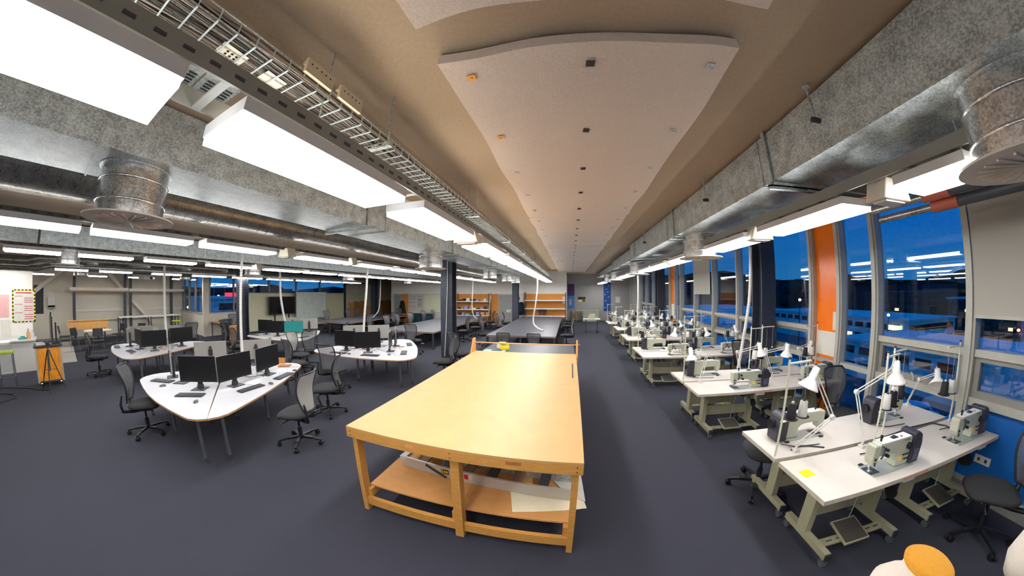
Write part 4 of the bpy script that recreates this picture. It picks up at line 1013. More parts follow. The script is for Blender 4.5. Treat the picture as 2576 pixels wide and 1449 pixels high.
# black topped table behind
t = thing('black_table', 'black-topped table just behind the roller bar of the wooden table', 'table', (0, 0, 0))
MB().box(-2.12, 0.12, 6.16, 7.65, 0.93, 0.96).build('table_top', mat('black_worktop', (74, 74, 78), 0.5, 0, (30, 0.1)), t)
for x in (-2.06, 0.06):
    for y in (6.25, 7.55): MB().box(x - 0.03, x + 0.03, y - 0.03, y + 0.03, 0, 0.93).build('leg', M_steel, t)
t = thing('tape_dispenser', 'bright yellow tape dispenser on the black-topped table', 'tape dispenser', (-1.62, 6.8, 0.96), 0.1)
MB().box(-0.10, 0.14, -0.06, 0.06, 0, 0.10).build('dispenser_base', M_yellow, t, bevel=0.02)
MB().tube([(0.11, 0, 0.06), (0.10, 0, 0.13), (0.02, 0, 0.17), (-0.10, 0, 0.17), (-0.16, 0, 0.13)], 0.035, 10).build('dispenser_arm', M_yellow, t)
MB().cyl((-0.12, -0.05, 0.1), (-0.12, 0.05, 0.1), 0.055, 20).build('tape_roll', M_white, t)
t = thing('cutting_mat', 'pale green cutting mat with a folded corner on the black-topped table', 'cutting mat', (-1.84, 6.62, 0.96), 0.1)
MB().box(-0.25, 0.3, -0.16, 0.16, 0, 0.004).build('mat_sheet', mat('pale_green_mat', (150, 184, 172), 0.6), t); MB().box(-0.05, 0.2, 0.0, 0.1, 0.004, 0.012).build('steel_rule', M_dgrey, t)
# ladder on the lower shelf
LM = Matrix.Translation((-1.72, 3.35, 0.285)) @ Matrix.Rotation(math.radians(-21), 4, 'Z')
t = thing('aluminium_ladder', 'folded aluminium ladder with warning stickers lying on the lower shelf', 'ladder', (-1.92, 2.68, 0.289), math.radians(-4.6))
for y in (0, 0.30): MB().box(0, 2.0, y - 0.012, y + 0.012, 0, 0.13).build('rail', M_galv if y else mat('ladder_aluminium', (196, 192, 184), 0.4, 0.35, (4, 0.05)), t)
for k in range(6): MB().box(0.2 + k * 0.29, 0.31 + k * 0.29, 0.012, 0.288, 0.06, 0.085).build('tread', M_dgrey if k % 2 else mat('dusty_brown', (120, 92, 74), 0.7), t)
MB().bar((0.35, -0.018, 0.11), (0.62, -0.018, 0.0), 0.008, 0.03).build('brace_strap', M_dgrey, t)
MB().box(-0.02, 0.06, -0.018, 0.32, 0.09, 0.135).build('end_cap', M_white, t)
for x, w_, m, nm in ((0.55, 0.1, M_black, 'black'), (0.78, 0.05, M_white, 'white'), (0.84, 0.05, mat('red_sticker', (200, 30, 30), 0.5), 'red'), (0.895, 0.04, M_white, 'white')):
    s = MB().box(x, x + w_, -0.0135, -0.012, 0.045, 0.105).build('sticker', m, t)
    if nm == 'black': MB().box(x + 0.008, x + 0.022, -0.0145, -0.0135, 0.05, 0.1).box(x + 0.035, x + 0.06, -0.0145, -0.0135, 0.06, 0.09).box(x + 0.065, x + 0.09, -0.0145, -0.0135, 0.06, 0.09).build('sticker_print', M_yellow, s)
    elif x < 0.8:
        MB().lathe([(0.02, -0.001), (0.02, 0.001), (0.013, 0.001), (0.013, -0.001)], 16).move(Matrix.Translation((x + 0.025, -0.014, 0.077)) @ Matrix.Rotation(PI / 2, 4, 'X')).build('prohibition_ring', MATS['red_sticker'], s)
text('sticker_text', 'TITAN', 0.03, M_dgrey, t, (1.0, -0.0125, 0.03), (PI / 2, 0, 0)) if False else None
def sheet(lab, x, y, z, pts, m=M_paper):
    t = thing('paper_sheet', lab, 'paper', (x, y, z)); MB().prism(pts, 0, 0.003).build('sheet', m, t)
sheet('large cream pattern paper sticking out under the ladder on the lower shelf', 0, 0, 0.284, [(-0.47, 2.26), (0.09, 2.37), (0.24, 2.41), (0.2, 2.6), (-0.4, 2.75), (-0.55, 2.56)], mat('cream_paper', (240, 228, 196), 0.8))
sheet('white pattern paper pushed past the right leg on the lower shelf', 0, 0, 0.29, [(0.02, 2.62), (0.23, 2.5), (0.19, 2.98), (0.1, 3.2), (-0.3, 3.1)])
# ================================================================ sewing stations
ZS = 0.79
def sew_table_proto(label, w_=1.5, d=0.64):
    t = thing('sewing_table', label, 'sewing table', (0, 0, 0), 0, 'sewing tables')
    # operator side is local -y, centred on x
    hw, hd = w_ / 2, d / 2
    MB().box(-hw, hw, -hd, hd, ZS - 0.006, ZS).build('table_top', M_sewtop, t)
    MB().box(-hw, hw, -hd, hd, ZS - 0.042, ZS - 0.006).build('top_edge', mat('chipboard_edge', (196, 184, 166), 0.6, 0, (30, 0.12)), t)
    MB().box(hw - 0.5, hw - 0.1, -hd - 0.002, -hd, ZS - 0.03, ZS - 0.01).build('edge_label', mat('faded_red', (206, 140, 128), 0.7, 0, (60, 0.25), None, None, (1, 1, 6)), t)
    for s in (-1, 1):
        x = s * (hw - 0.3)
        MB().box(x - 0.035, x + 0.035, -0.065 + 0.05, 0.065 + 0.05, 0.16, ZS - 0.042).build('column', M_beige, t)
        f = MB().box(x - 0.035, x + 0.035, -0.33, 0.3, 0.1, 0.165).build('foot', M_beige, t)
        MB().box(x - 0.036, x + 0.036, -0.345, -0.328, 0.098, 0.167).build('end_plug', M_dgrey, f); MB().box(x - 0.036, x + 0.036, 0.298, 0.312, 0.098, 0.167).build('end_plug', M_dgrey, f)
        for yy in (-0.3, 0.27):
            MB().cyl((x - 0.02, yy, 0.04), (x + 0.02, yy, 0.04), 0.038, 14).cyl((x, yy, 0.06), (x, yy, 0.1), 0.012, 8).box(x - 0.028, x + 0.028, yy - 0.035, yy + 0.02, 0.055, 0.075).build('caster', mat('dull_chrome', (150, 160, 160), 0.3, 0.8), f)
    MB().box(-hw + 0.33, hw - 0.33, 0.07, 0.1, 0.26, 0.42).build('back_panel', M_beige, t)
    pb = MB().box(-hw + 0.33, hw - 0.33, -0.2, -0.11, 0.115, 0.13).build('pedal_bar', M_beige, t)
    for k in (-0.32, -0.2, 0.2, 0.32): MB().box(k, k + 0.07, -0.16, -0.15, 0.129, 0.1315).build('bar_slot', M_black, pb)
    R = Matrix.Translation((-0.02, -0.14, 0.17)) @ Matrix.Rotation(0.28, 4, 'X')
    pd = MB().box(-0.16, 0.16, -0.13, 0.13, -0.012, 0.012).move(R).build('pedal', M_beige, t)
    MB().box(-0.145, 0.145, -0.115, 0.115, 0.012, 0.016).move(R).build('pedal_mat', mat('ribbed_rubber', (70, 66, 58), 0.9, 0, (100, 0.2)), pd)
    MB().cyl((0.05, -0.03, 0.21), (0.12, -0.02, ZS - 0.1), 0.006, 6).build('treadle_rod', M_galv, t)
    MB().box(-0.1, 0.32, -0.14, 0.1, ZS - 0.13, ZS - 0.045).build('oil_pan', M_beige, t)
    MB().box(hw - 0.42, hw - 0.24, -hd + 0.03, -hd + 0.13, ZS - 0.1, ZS - 0.045).build('switch_box', M_white, t, bevel=0.01)
    kl = MB().cyl((0.38, -0.16, 0.52), (0.40, -0.16, 0.52), 0.07, 16).bar((0.37, -0.12, 0.55), (0.3, -0.05, ZS - 0.08), 0.012).build('knee_lift', M_black, t)
    return t
def machine_proto(label):
    t = thing('sewing_machine', label, 'sewing machine', (0, 0, ZS), 0, 'sewing machines')
    b = MB().box(-0.33, 0.27, -0.1, 0.1, 0.0, 0.008).build('bed_plate', M_plate, t, bevel=0.003)
    MB().box(-0.33, -0.2, -0.06, 0.06, 0.008, 0.011).build('slide_plate', mat('dark_slide_plate', (86, 90, 92), 0.35, 0.6), t)
    for xx in (-0.29, 0.2): MB().box(xx, xx + 0.05, 0.1, 0.13, 0, 0.012).build('hinge_pad', M_black, t)
    # body in x,z pulled in y
    body = [(-0.30, 0.30), (-0.31, 0.27), (-0.31, 0.19), (-0.02, 0.175), (0.03, 0.165), (0.05, 0.14), (0.04, 0.05), (0.03, 0.008), (0.23, 0.008), (0.23, 0.30)]
    arm = MB().ext([(-0.29, 0.165), (-0.06, 0.16), (0.0, 0.15), (0.035, 0.12), (0.035, 0.06), (0.02, 0.008), (0.225, 0.008), (0.225, 0.275), (0.2, 0.285), (-0.27, 0.285), (-0.29, 0.27)], -0.052, 0.052).build('arm_casting', M_cream, t, bevel=0.012)
    MB().ext([(-0.345, 0.27), (-0.345, 0.14), (-0.325, 0.09), (-0.29, 0.07), (-0.262, 0.085), (-0.25, 0.15), (-0.25, 0.275), (-0.33, 0.28)], -0.05, 0.05).build('face_head', M_cream, t, bevel=0.012)
    MB().box(-0.25, 0.2, -0.05, 0.05, 0.285, 0.289).build('top_cover', mat('pale_top_cover', (226, 232, 226), 0.35), t, bevel=0.002)
    MB().box(-0.298, -0.292, -0.004, 0.004, 0.008, 0.08).box(-0.305, -0.285, -0.008, 0.008, 0.045, 0.08).build('needle_bar', M_chrome, t)
    MB().box(-0.278, -0.272, 0.0, 0.008, 0.012, 0.08).box(-0.31, -0.265, -0.03, 0.012, 0.010, 0.014).build('presser_foot', M_chrome, t)
    for x, z, r in ((-0.31, 0.15, 0.013), (-0.305, 0.11, 0.009), (-0.30, 0.09, 0.007)): MB().cyl((x, -0.058, z), (x, -0.05, z), r, 12).build('face_screw', M_black, t)
    MB().tube([(-0.262, -0.062, 0.27), (-0.245, -0.075, 0.26), (-0.24, -0.075, 0.19), (-0.25, -0.065, 0.15)], 0.008, 8).build('finger_guard', mat('navy_guard', (60, 66, 84), 0.4), t)
    MB().cyl((-0.2, -0.05, 0.235), (-0.2, -0.09, 0.235), 0.014, 12).build('tension_dial', M_black, t); MB().cyl((-0.17, -0.05, 0.17), (-0.17, -0.085, 0.17), 0.016, 12).build('tension_dial', M_black, t)
    MB().cyl((0.17, -0.05, 0.2), (0.17, -0.075, 0.2), 0.033, 18).cyl((0.17, -0.075, 0.2), (0.17, -0.085, 0.2), 0.02, 14).build('stitch_dial', M_black, t)
    MB().bar((0.1, -0.06, 0.12), (0.2, -0.075, 0.13), 0.012, 0.01).build('reverse_lever', M_dgrey, t)
    MB().box(0.14, 0.21, -0.056, -0.052, 0.06, 0.075).build('vent_slot', M_black, t)
    MB().box(0.05, 0.1, -0.0535, -0.052, 0.06, 0.11).build('warning_sticker', mat('amber_sticker', (238, 190, 70), 0.5), t)
    text('brand_text', 'TYPICAL', 0.032, mat('brand_ink', (60, 66, 60), 0.5), t, (0.13, -0.0525, 0.262), (PI / 2, 0, 0), 0.0004)
    mh = MB().ext([(0.225, 0.01), (0.365, 0.01), (0.375, 0.2), (0.35, 0.29), (0.3, 0.32), (0.225, 0.315)], -0.08, 0.10).build('motor_housing', mat('plum_black_housing', (50, 48, 60), 0.45), t, bevel=0.015)
    MB().cyl((0.375, 0.0, 0.19), (0.41, 0.0, 0.19), 0.055, 20).build('hand_wheel', M_black, t)
    mb = MB()
    for i in range(5): mb.box(0.25, 0.34, -0.083, -0.079, 0.05 + i * 0.022, 0.06 + i * 0.022)
    o = mb.build('vent_rib', mat('violet_grey', (110, 104, 130), 0.5), t); o['kind'] = 'stuff'
    MB().cyl((-0.22, 0, 0.289), (-0.22, 0, 0.32), 0.01, 10).cyl((-0.22, 0, 0.32), (-0.22, 0, 0.345), 0.014, 12).build('oil_sight', M_black, t)
    MB().box(-0.06, 0.02, -0.02, 0.02, 0.289, 0.297).cyl((-0.02, 0, 0.295), (-0.02, 0, 0.305), 0.022, 12).build('thread_guide', M_dgrey, t)
    MB().cyl((0.08, -0.01, 0.289), (0.08, -0.01, 0.292), 0.014, 12).build('button', mat('red_button', (210, 60, 50), 0.5), t)
    MB().tube([(0.3, 0.09, 0.06), (0.34, 0.16, 0.02), (0.2, 0.24, 0.012), (-0.1, 0.27, 0.012)], 0.006, 6).build('power_lead', M_dgrey, t)
    return t
def stand_proto(label):
    t = thing('thread_stand', label, 'thread stand', (0, 0, ZS), 0, 'thread stands')
    MB().cyl((0, 0, 0), (0, 0, 0.98), 0.011, 10).build('pole', mat('pole_enamel', (206, 204, 184), 0.4), t)
    MB().cyl((0, 0, 0.98), (0, 0, 1.0), 0.014, 10).build('pole_cap', M_dgrey, t)
    MB().box(-0.01, 0.32, -0.012, 0.012, 0.93, 0.945).build('guide_arm', MATS['pole_enamel'], t)
    MB().box(-0.01, 0.34, -0.014, 0.014, 0.36, 0.372).build('tray_arm', MATS['pole_enamel'], t)
    for k in (0.12, 0.29):
        MB().lathe([(0.065, 0.0), (0.075, 0.008), (0.07, 0.01), (0.0, 0.006)], 20, c=(k, 0, 0.372)).build('spool_dish', M_black, t)
    MB().tube([(0.12, 0, 0.55), (0.13, 0, 0.75), (0.12, 0, 0.935)], 0.0015, 4).tube([(0.29, 0, 0.55), (0.28, 0, 0.75), (0.29, 0, 0.935)], 0.0015, 4).build('thread', M_white, t)
    return t
def cone(label, m):
    t = thing('thread_cone', label, 'thread cone', (0, 0, 0), 0, 'thread cones')
    MB().lathe([(0.048, 0.0), (0.05, 0.01), (0.04, 0.15), (0.034, 0.158)], 20).build('thread_winding', m, t)
    MB().cyl((0, 0, 0.155), (0, 0, 0.175), 0.014, 10).build('cone_core', M_dgrey if m is M_white else M_white, t)
    return t
def lamp(base, elbow, head, aim, label):
    base, elbow, head = Vector(base), Vector(elbow), Vector(head)
    t = thing('task_lamp', label, 'lamp', tuple(base), 0, 'white articulated task lamps'); B = lambda p: Vector(p) - base
    MB().box(-0.03, 0.03, -0.03, 0.03, 0, 0.03).cyl((0, 0, 0.03), (0, 0, 0.08), 0.014, 10).build('clamp', M_white, t)
    up = Vector((0, 0, 1)); d = (elbow - base).normalized(); s = d.cross(up).normalized() * 0.0
    for nm, a, b in (('lower_arm', base + up * 0.07, elbow), ('upper_arm', elbow, head)):
        d = (b - a).normalized(); n = d.cross(Vector((0, 1, 0)) if abs(d.y) < 0.9 else Vector((1, 0, 0))).normalized() * 0.02
        MB().cyl(B(a + n), B(b + n), 0.007, 8).cyl(B(a - n), B(b - n), 0.007, 8).build(nm, M_white, t)
    MB().cyl(B(elbow) - Vector((0, 0.02, 0)), B(elbow) + Vector((0, 0.02, 0)), 0.028, 12).build('elbow_joint', M_white, t)
    aim = Vector(aim).normalized(); q = aim.to_track_quat('Z', 'Y').to_matrix().to_4x4(); M = Matrix.Translation(B(head)) @ q
    MB().lathe([(0.028, -0.06), (0.036, -0.055), (0.04, 0.06), (0.05, 0.075), (0.105, 0.15), (0.112, 0.165), (0.108, 0.165), (0.046, 0.08), (0.0, 0.07)], 28).move(M).build('lamp_shade', mat('shade_white', (236, 232, 226), 0.35), t)
    MB().tube([B(elbow).lerp(B(head), 0.8), B(head) + Vector((-0.04, 0, 0.09)), M @ Vector((0, 0, -0.06))], 0.005, 6).build('lead', M_white, t)
    return t
C1, C2 = 2.83, 4.33
GR = [('nearest', 1.965, 2.665), ('second', 4.6, 5.3), ('third', 7.3, 8.0), ('fourth', 9.9, 10.6), ('fifth', 12.5, 13.2), ('sixth', 15.0, 15.7)]
XO = [0, 0, -0.22, -0.1, 0.0, -0.05]
tp = mp3 = sp = cw_ = cb_ = None; lp = None
def put(proto, build, loc, rz, lab, grp):
    if proto is None:
        p = build(lab); p.location = loc; p.rotation_euler = (0, 0, rz); return p
    dup(proto, loc, rz, lab, grp); return proto
random.seed(11)
for gi, (gn, yf, yb) in enumerate(GR):
    for ci, xc in enumerate((C1, C2)):
        xc = xc + XO[gi]; side = ('aisle side', 'window side')[ci]
        for row, (yy, rz, rn) in enumerate(((yf, 0, 'front table'), (yb, PI, 'back table'))):
            where = '%s sewing group, %s, %s' % (gn, rn, side)
            tp = put(tp, sew_table_proto, (xc, yy, 0), rz, 'white-topped table of the ' + where, 'sewing tables')
            mx_ = xc + (0.28 if rz == 0 else -0.18); my = yy + (-0.11 if rz == 0 else 0.06)
            mp3 = put(mp3, machine_proto, (mx_, my, ZS), rz, 'cream sewing machine on the ' + where, 'sewing machines')
            sx = {(0, 0): xc + 0.52, (0, 1): xc + 0.62, (1, 0): xc - 0.72, (1, 1): xc - 0.62}[(row, ci)]
            sy = yy + 0.27 * (1 if rz == 0 else -1)
            sr = PI if row == 0 and ci == 1 else (0.15 if row else PI - 0.1)
            if row == 0 and ci == 0: sr = 0.2
            sp = put(sp, stand_proto, (sx, sy, ZS), sr, 'thread stand at the rear edge of the ' + where, 'thread stands')
            for k, r in enumerate((0.12, 0.29)):
                px, py = sx + r * math.cos(sr), sy + r * math.sin(sr)
                white = (k == 0) != (row == 1 and ci == 0)
                if white: cw_ = put(cw_, lambda l: cone(l, M_white), (px, py, ZS + 0.38), 0, 'white thread cone on the stand of the ' + where, 'thread cones')
                else: cb_ = put(cb_, lambda l: cone(l, mat('black_thread', (34, 32, 36), 0.8)), (px, py, ZS + 0.38), 0, 'black thread cone on the stand of the ' + where, 'thread cones')
            # lamps
            if gi == 0 and row == 1 and ci == 0: lamp((2.39, 2.42, ZS), (2.75, 2.36, 1.14), (2.5, 2.45, 1.60), (-0.35, 0.1, -1), 'white task lamp with low elbow on the ' + where)
            elif gi == 0 and row == 0 and ci == 0: lamp((3.17, 2.24, ZS), (3.18, 2.45, 1.33), (3.50, 2.22, 1.62), (0.15, 0.0, -1), 'white task lamp with tall elbow on the ' + where)
            elif gi == 0: pass
            elif random.random() < 0.85:
                bx = xc - 0.45 * (1 if rz == 0 else -1); by = yy + 0.27 * (1 if rz == 0 else -1); s1 = random.choice((-1, 1))
                lamp((bx, by, ZS), (bx + s1 * random.uniform(0.05, 0.2), by + random.uniform(-0.1, 0.1), ZS + 0.48), (bx - s1 * random.uniform(0.15, 0.3), by + random.uniform(-0.2, 0.2), ZS + random.uniform(0.5, 0.62)), (random.uniform(-0.4, 0.4), random.uniform(-0.3, 0.3), -1), 'white task lamp on the ' + where)
lamp((5.0, 2.9, ZS), (4.95, 2.75, 1.2), (4.75, 2.4, 1.38), (-0.5, -0.4, -0.8), 'small task lamp at the window end of the nearest back sewing table')
flat('sticky_note', 'bright yellow square note on the nearest sewing table', 'note', 2.22, 2.04, ZS, 0.13, 0.1, 0.002, mat('note_yellow', (250, 214, 0), 0.6), 0.1)
t = thing('power_cable', 'dark cable running between the nearest sewing tables', 'cable', (0, 0, 0)); MB().tube([(2.35, 2.44, ZS + 0.01), (2.45, 2.5, ZS + 0.01), (2.6, 2.46, ZS + 0.012), (2.75, 2.38, ZS + 0.008)], 0.008, 6).build('cable_run', M_dgrey, t)
t = thing('power_cable', 'dark cable across the window side tables of the nearest sewing group', 'cable', (0, 0, 0)); MB().tube([(3.62, 2.3, ZS + 0.01), (4.2, 2.33, ZS + 0.02), (4.6, 2.3, ZS + 0.02), (4.72, 2.15, ZS + 0.01), (4.6, 1.95, ZS + 0.01)], 0.009, 6).build('cable_run', M_dgrey, t)
# odd grey overlock table at the end of the sewing rows
t = thing('overlock_table', 'small dark-legged machine table at the aisle end of the sewing rows', 'sewing table', (1.35, 17.3, 0))
MB().box(-0.5, 0.5, -0.3, 0.3, 0.76, 0.79).build('table_top', M_sewtop, t)
for x in (-0.35, 0.35): MB().box(x - 0.03, x + 0.03, -0.03, 0.03, 0.1, 0.76).box(x - 0.03, x + 0.03, -0.3, 0.3, 0.03, 0.1).build('leg', M_dgrey, t)
MB().ext([(-0.2, 0.79), (0.2, 0.79), (0.2, 1.05), (0.0, 1.08), (-0.12, 1.02), (-0.2, 0.95)], -0.1, 0.1).build('overlock_head', M_cream, t, bevel=0.01)

# ================================================================ dress forms at the lower right corner
def dress_form(loc, label, s=1.0, low=0.0):
    t = thing('dress_form', label, 'dress form', loc); 
    M_form = mat('calico', (226, 214, 200), 0.85, 0, (50, 0.04))
    prof_ = [(0.12, 0.78), (0.165, 0.80), (0.178, 0.90), (0.165, 1.0), (0.135, 1.12), (0.15, 1.24), (0.17, 1.32), (0.165, 1.40), (0.13, 1.45), (0.088, 1.49), (0.082, 1.56)]
    vs = [];n = 32; fs = []; prof_ = [(r, z - low) for r, z in prof_]
    for r, z in prof_:
        for k in range(n):
            a = 2 * PI * k / n; bust = 0.035 * math.exp(-((z + low - 1.32) / 0.07) ** 2) * max(0, -math.sin(a)) ; hip = 0.02 * math.exp(-((z + low - 0.9) / 0.1) ** 2) * max(0, math.sin(a))
            vs.append(((r * 1.12) * math.cos(a) * s, (r * 0.82 + bust + hip) * math.sin(a) * s, z * s))
    for i in range(len(prof_) - 1):
        for k in range(n): fs.append((i * n + k, i * n + (k + 1) % n, (i + 1) * n + (k + 1) % n, (i + 1) * n + k))
    fs.append(tuple(range(n - 1, -1, -1))); fs.append(tuple(range((len(prof_) - 1) * n, len(prof_) * n)))
    MB().add(vs, fs, True).build('torso', M_form, t)
    MB().lathe([(0.083 * s, 1.56 * s), (0.085 * s, 1.572 * s), (0.07 * s, 1.585 * s), (0.001, 1.59 * s)], 28, c=(0, 0, -low), sx=1.08).build('neck_cap', mat('mustard_felt', (214, 150, 40), 0.9, 0, (80, 0.06)), t)
    MB().cyl((0, 0, 0.1), (0, 0, (0.8 - low) * s), 0.018, 12).build('pole', M_pine, t)
    for k in range(4):
        a = PI / 4 + k * PI / 2; l = MB().bar((0, 0, 0.11), (0.26 * math.cos(a), 0.26 * math.sin(a), 0.08), 0.035, 0.03).build('foot', M_pine, t)
        MB().cyl((0.26 * math.cos(a) - 0.015, 0.26 * math.sin(a), 0.032), (0.26 * math.cos(a) + 0.015, 0.26 * math.sin(a), 0.032), 0.032, 14).build('caster', M_black, l)
    return t
q = dress_form((1.225, 0.455, 0.0), 'calico dress form with mustard neck cap, its neck and shoulders showing', s=0.985)
q.rotation_euler = (0, 0, math.radians(62))
dress_form((2.82, 0.45, 0), 'calico dress form whose hip shows at the frame edge beside the black chair', s=1.0)
# ================================================================ the city outside at dusk
M_asph = mat('asphalt', (70, 92, 100), 0.8, 0, (0.3, 0.2)); M_conc = mat('pale_concrete', (190, 240, 226), 0.8, 0, (0.5, 0.1))
M_win = mat('dark_window_band', (24, 28, 36), 0.3); M_lit = emat('lit_window', (255, 220, 150), 1.6); M_hill = mat('dark_hill', (22, 36, 34), 0.95, 0, (0.05, 0.5))
M_roof = mat('metal_roof', (160, 222, 214), 0.6, 0, (0.2, 0.15)); M_brick = mat('red_brown_brick', (110, 60, 62), 0.8)
GZ = -12.0
o = MB().box(5.6, 420, -160, 420, GZ - 0.5, GZ).build('ground', M_asph); o['kind'] = 'structure'; o['label'] = 'dark car park and streets far below the windows'
o = MB().box(-420, -25, -160, 420, GZ - 0.5, GZ).build('ground', M_asph); o['kind'] = 'structure'; o['label'] = 'dark streets beyond the end wall'
def building(lab, x0, x1, y0, y1, z1, m, floors, face='-x', lit=(), m2=None, fh=None):
    t = thing('office_building', lab, 'building', (0, 0, GZ), 0)
    h = z1 - GZ
    MB().box(x0, x1, y0, y1, 0, h).build('walls', m, t)
    MB().box(x0 - 0.3, x1 + 0.3, y0 - 0.3, y1 + 0.3, h, h + 0.5).build('roof_edge', m2 or m, t)
    fh = fh or h / floors
    for k in range(floors):
        za = h - fh * (k + 1) + fh * 0.28; zb = za + fh * 0.45
        if za < 0.4: continue
        if '-x' in face: MB().box(x0 - 0.12, x0, y0 + 1.5, y1 - 1.5, za, zb).build('window_band', M_win, t)
        if '-x' in face:
            mb = MB(); yy = y0 + 4
            while yy < y1 - 2: mb.box(x0 - 0.16, x0 - 0.1, yy, yy + (0.5 if k % 2 else 0.9), za, zb); yy += 3.4
            o = mb.build('window_pier', m, t); o['kind'] = 'stuff'
        if '+x' in face: MB().box(x1, x1 + 0.12, y0 + 1.5, y1 - 1.5, za, zb).build('window_band', M_win, t)
        if '-y' in face: MB().box(x0 + 1.5, x1 - 1.5, y0 - 0.12, y0, za, zb).build('window_band', M_win, t)
    for (k, u, w_) in lit:
        za = h - fh * (k + 1) + fh * 0.3; zb = za + fh * 0.4
        yy = y0 + (y1 - y0) * u
        if '-x' in face: MB().box(x0 - 0.2, x0 - 0.1, yy, yy + w_, za, zb).build('lit_window', M_lit, t)
        else: MB().box(x1 + 0.1, x1 + 0.2, yy, yy + w_, za, zb).build('lit_window', M_lit, t)
    return t
building('long white office block with dark window bands across the car park', 75, 98, 46, 96, -4.6, M_conc, 4, '-x-y', ((0, 0.02, 2.5), (0, 0.06, 1.6), (1, 0.72, 3), (2, 0.55, 1.5), (1, 0.3, 2)), M_roof, 2.7)
building('low hall with a pale blue metal roof in front of the red-brown block', 50, 72, 18, 44, -6.2, M_conc, 2, '-x', (), M_roof, 2.6)
building('red-brown brick block beyond the low hall', 112, 135, 62, 86, 1.2, M_brick, 6, '-x-y', ((2, 0.4, 1.5),), None, 2.1)
building('second brick block with pale roof, left of the conifer', 118, 140, 34, 58, -0.6, mat('dull_brick', (84, 62, 70), 0.8), 5, '-x-y', ((1, 0.7, 1.6), (3, 0.2, 1.2)), M_roof, 2.1)
building('wide flat-roofed hall far along the street', 60, 110, 110, 190, -7.0, M_conc, 1, '-x-y', ((0, 0.2, 3),), M_roof, 3)
building('pale tower with vertical stripes seen below the wide blind', 90, 104, 14, 28, 0.3, mat('lilac_concrete', (150, 150, 186), 0.8), 6, '-x', ((3, 0.3, 1.2),), None, 2.0)
building('brown fronted shops beyond the car park', 78, 90, -8, 12, -8.0, M_brick, 1, '-x', ((0, 0.3, 2.5), (0, 0.6, 1.5)), M_roof, 3)
building('big flat pale roofed building close below the far windows', 14, 46, 62, 150, -5.2, M_conc, 2, '-x-y', (), M_roof, 3)
building('near pale roof seen low through the middle windows', 12, 34, 34, 58, -8.0, M_conc, 1, '-x', (), M_roof, 3)
building('dark block far behind the brick buildings', 160, 190, 90, 130, 4.0, mat('slate_block', (48, 56, 74), 0.8), 6, '-x', ((1, 0.4, 2), (3, 0.7, 2)), None, 2.4)
building('dark block on the slope left of the orange panel', 150, 175, 150, 200, 7.0, MATS['slate_block'], 6, '-x-y', ((2, 0.4, 3),), None, 2.4)
building('white walled building with square windows through the corner window', -78, -64, 26, 40, 1.0, M_conc, 4, '+x', ((0, 0.4, 1.2),), None, 3)
building('dark block behind the white walled building on the left', -130, -105, 20, 75, 3.2, MATS['slate_block'], 5, '+x', ((1, 0.3, 2), (2, 0.6, 2)), None, 3)
building('low dark block seen through the three tall windows', -95, -70, 44, 90, -1.5, MATS['slate_block'], 4, '+x-y', (), None, 3)
t = thing('neon_sign', 'glowing red rooftop sign seen through the corner window', 'sign', (-64.4, 29, 1.52))
for k, (a, b) in enumerate(((0, 0.7), (0.85, 1.5), (1.65, 2.3), (2.45, 3.1), (3.3, 3.95), (4.1, 4.8))): MB().box(0, 0.3, a, b, 0, 0.75).build('sign_letter', emat('neon_red', (255, 40, 60), 2.2), t)
random.seed(21)
def ridge(lab, pts, depth, m=M_hill):
    mb = MB(); n = len(pts)
    vs = []; 
    for (x, y, z) in pts: vs += [(x, y, GZ), (x, y, z), (x + depth[0], y + depth[1], z * 0.6), (x + depth[0], y + depth[1], GZ)]
    fs = []
    for i in range(n - 1):
        for k in range(3): a = i * 4 + k; fs.append((a, a + 4, a + 5, a + 1))
    o = mb.add(vs, fs).build('hill', m); o['kind'] = 'structure'; o['label'] = lab
pts = []
for k in range(70):
    u = k / 69; a = math.radians(-25 + 118 * u); R_ = 260
    pts.append((R_ * math.cos(a), R_ * math.sin(a), 15 + 5 * math.sin(u * 9) + 2.5 * math.sin(u * 37) + random.uniform(-1, 1)))
ridge('dark wooded hill ridge on the skyline', pts, (60, 30))
pts = [(-240 + 10 * math.sin(k), -60 + k * 10, 6 + 2.5 * math.sin(k * 0.7) + random.uniform(-0.6, 0.6)) for k in range(38)]
ridge('dark hill line beyond the left windows', pts, (-60, 0))
def tree(lab, x, y, h, kind):
    t = thing('tree', lab, 'tree', (x, y, GZ)); random.seed(int(x * 7 + y))
    MB().cyl((0, 0, 0), (0, 0, h * 0.5), h * 0.02, 8).build('trunk', M_hill, t)
    mb = MB()
    if kind == 'conifer':
        for k in range(9): mb.cyl((0, 0, h * (0.2 + 0.088 * k)), (0, 0, h * (0.33 + 0.088 * k)), h * 0.17 * (1 - k / 9.5), 9, r2=0.02 * h * (1 - k / 9))
    else:
        for k in range(14):
            a = random.uniform(0, 6.28); r = h * random.uniform(0, 0.25); z = h * random.uniform(0.45, 0.85); q = h * random.uniform(0.12, 0.2)
            mb.lathe([(q * 0.3, -q * 0.9), (q * 0.9, -q * 0.4), (q, 0.1 * q), (q * 0.7, q * 0.7), (q * 0.1, q)], 9, c=(r * math.cos(a), r * math.sin(a), z))
    mb.build('crown', mat('night_foliage', (20, 40, 34), 0.95, 0, (0.8, 0.4)), t)
tree('tall dark conifer standing against the sky left of the wide blind', 118, 30.5, 20, 'conifer')
tree('round dark tree by the traffic lights', 84, 33, 10, 'round'); tree('dark tree mass left of the orange panel, tallest', 120, 138, 20, 'round')
tree('broad dark tree behind the white office block', 140, 128, 20, 'round'); tree('dark tree beside the brick blocks', 100, 56, 10, 'round'); tree('dark tree right of the conifer', 116, 25, 14, 'round')
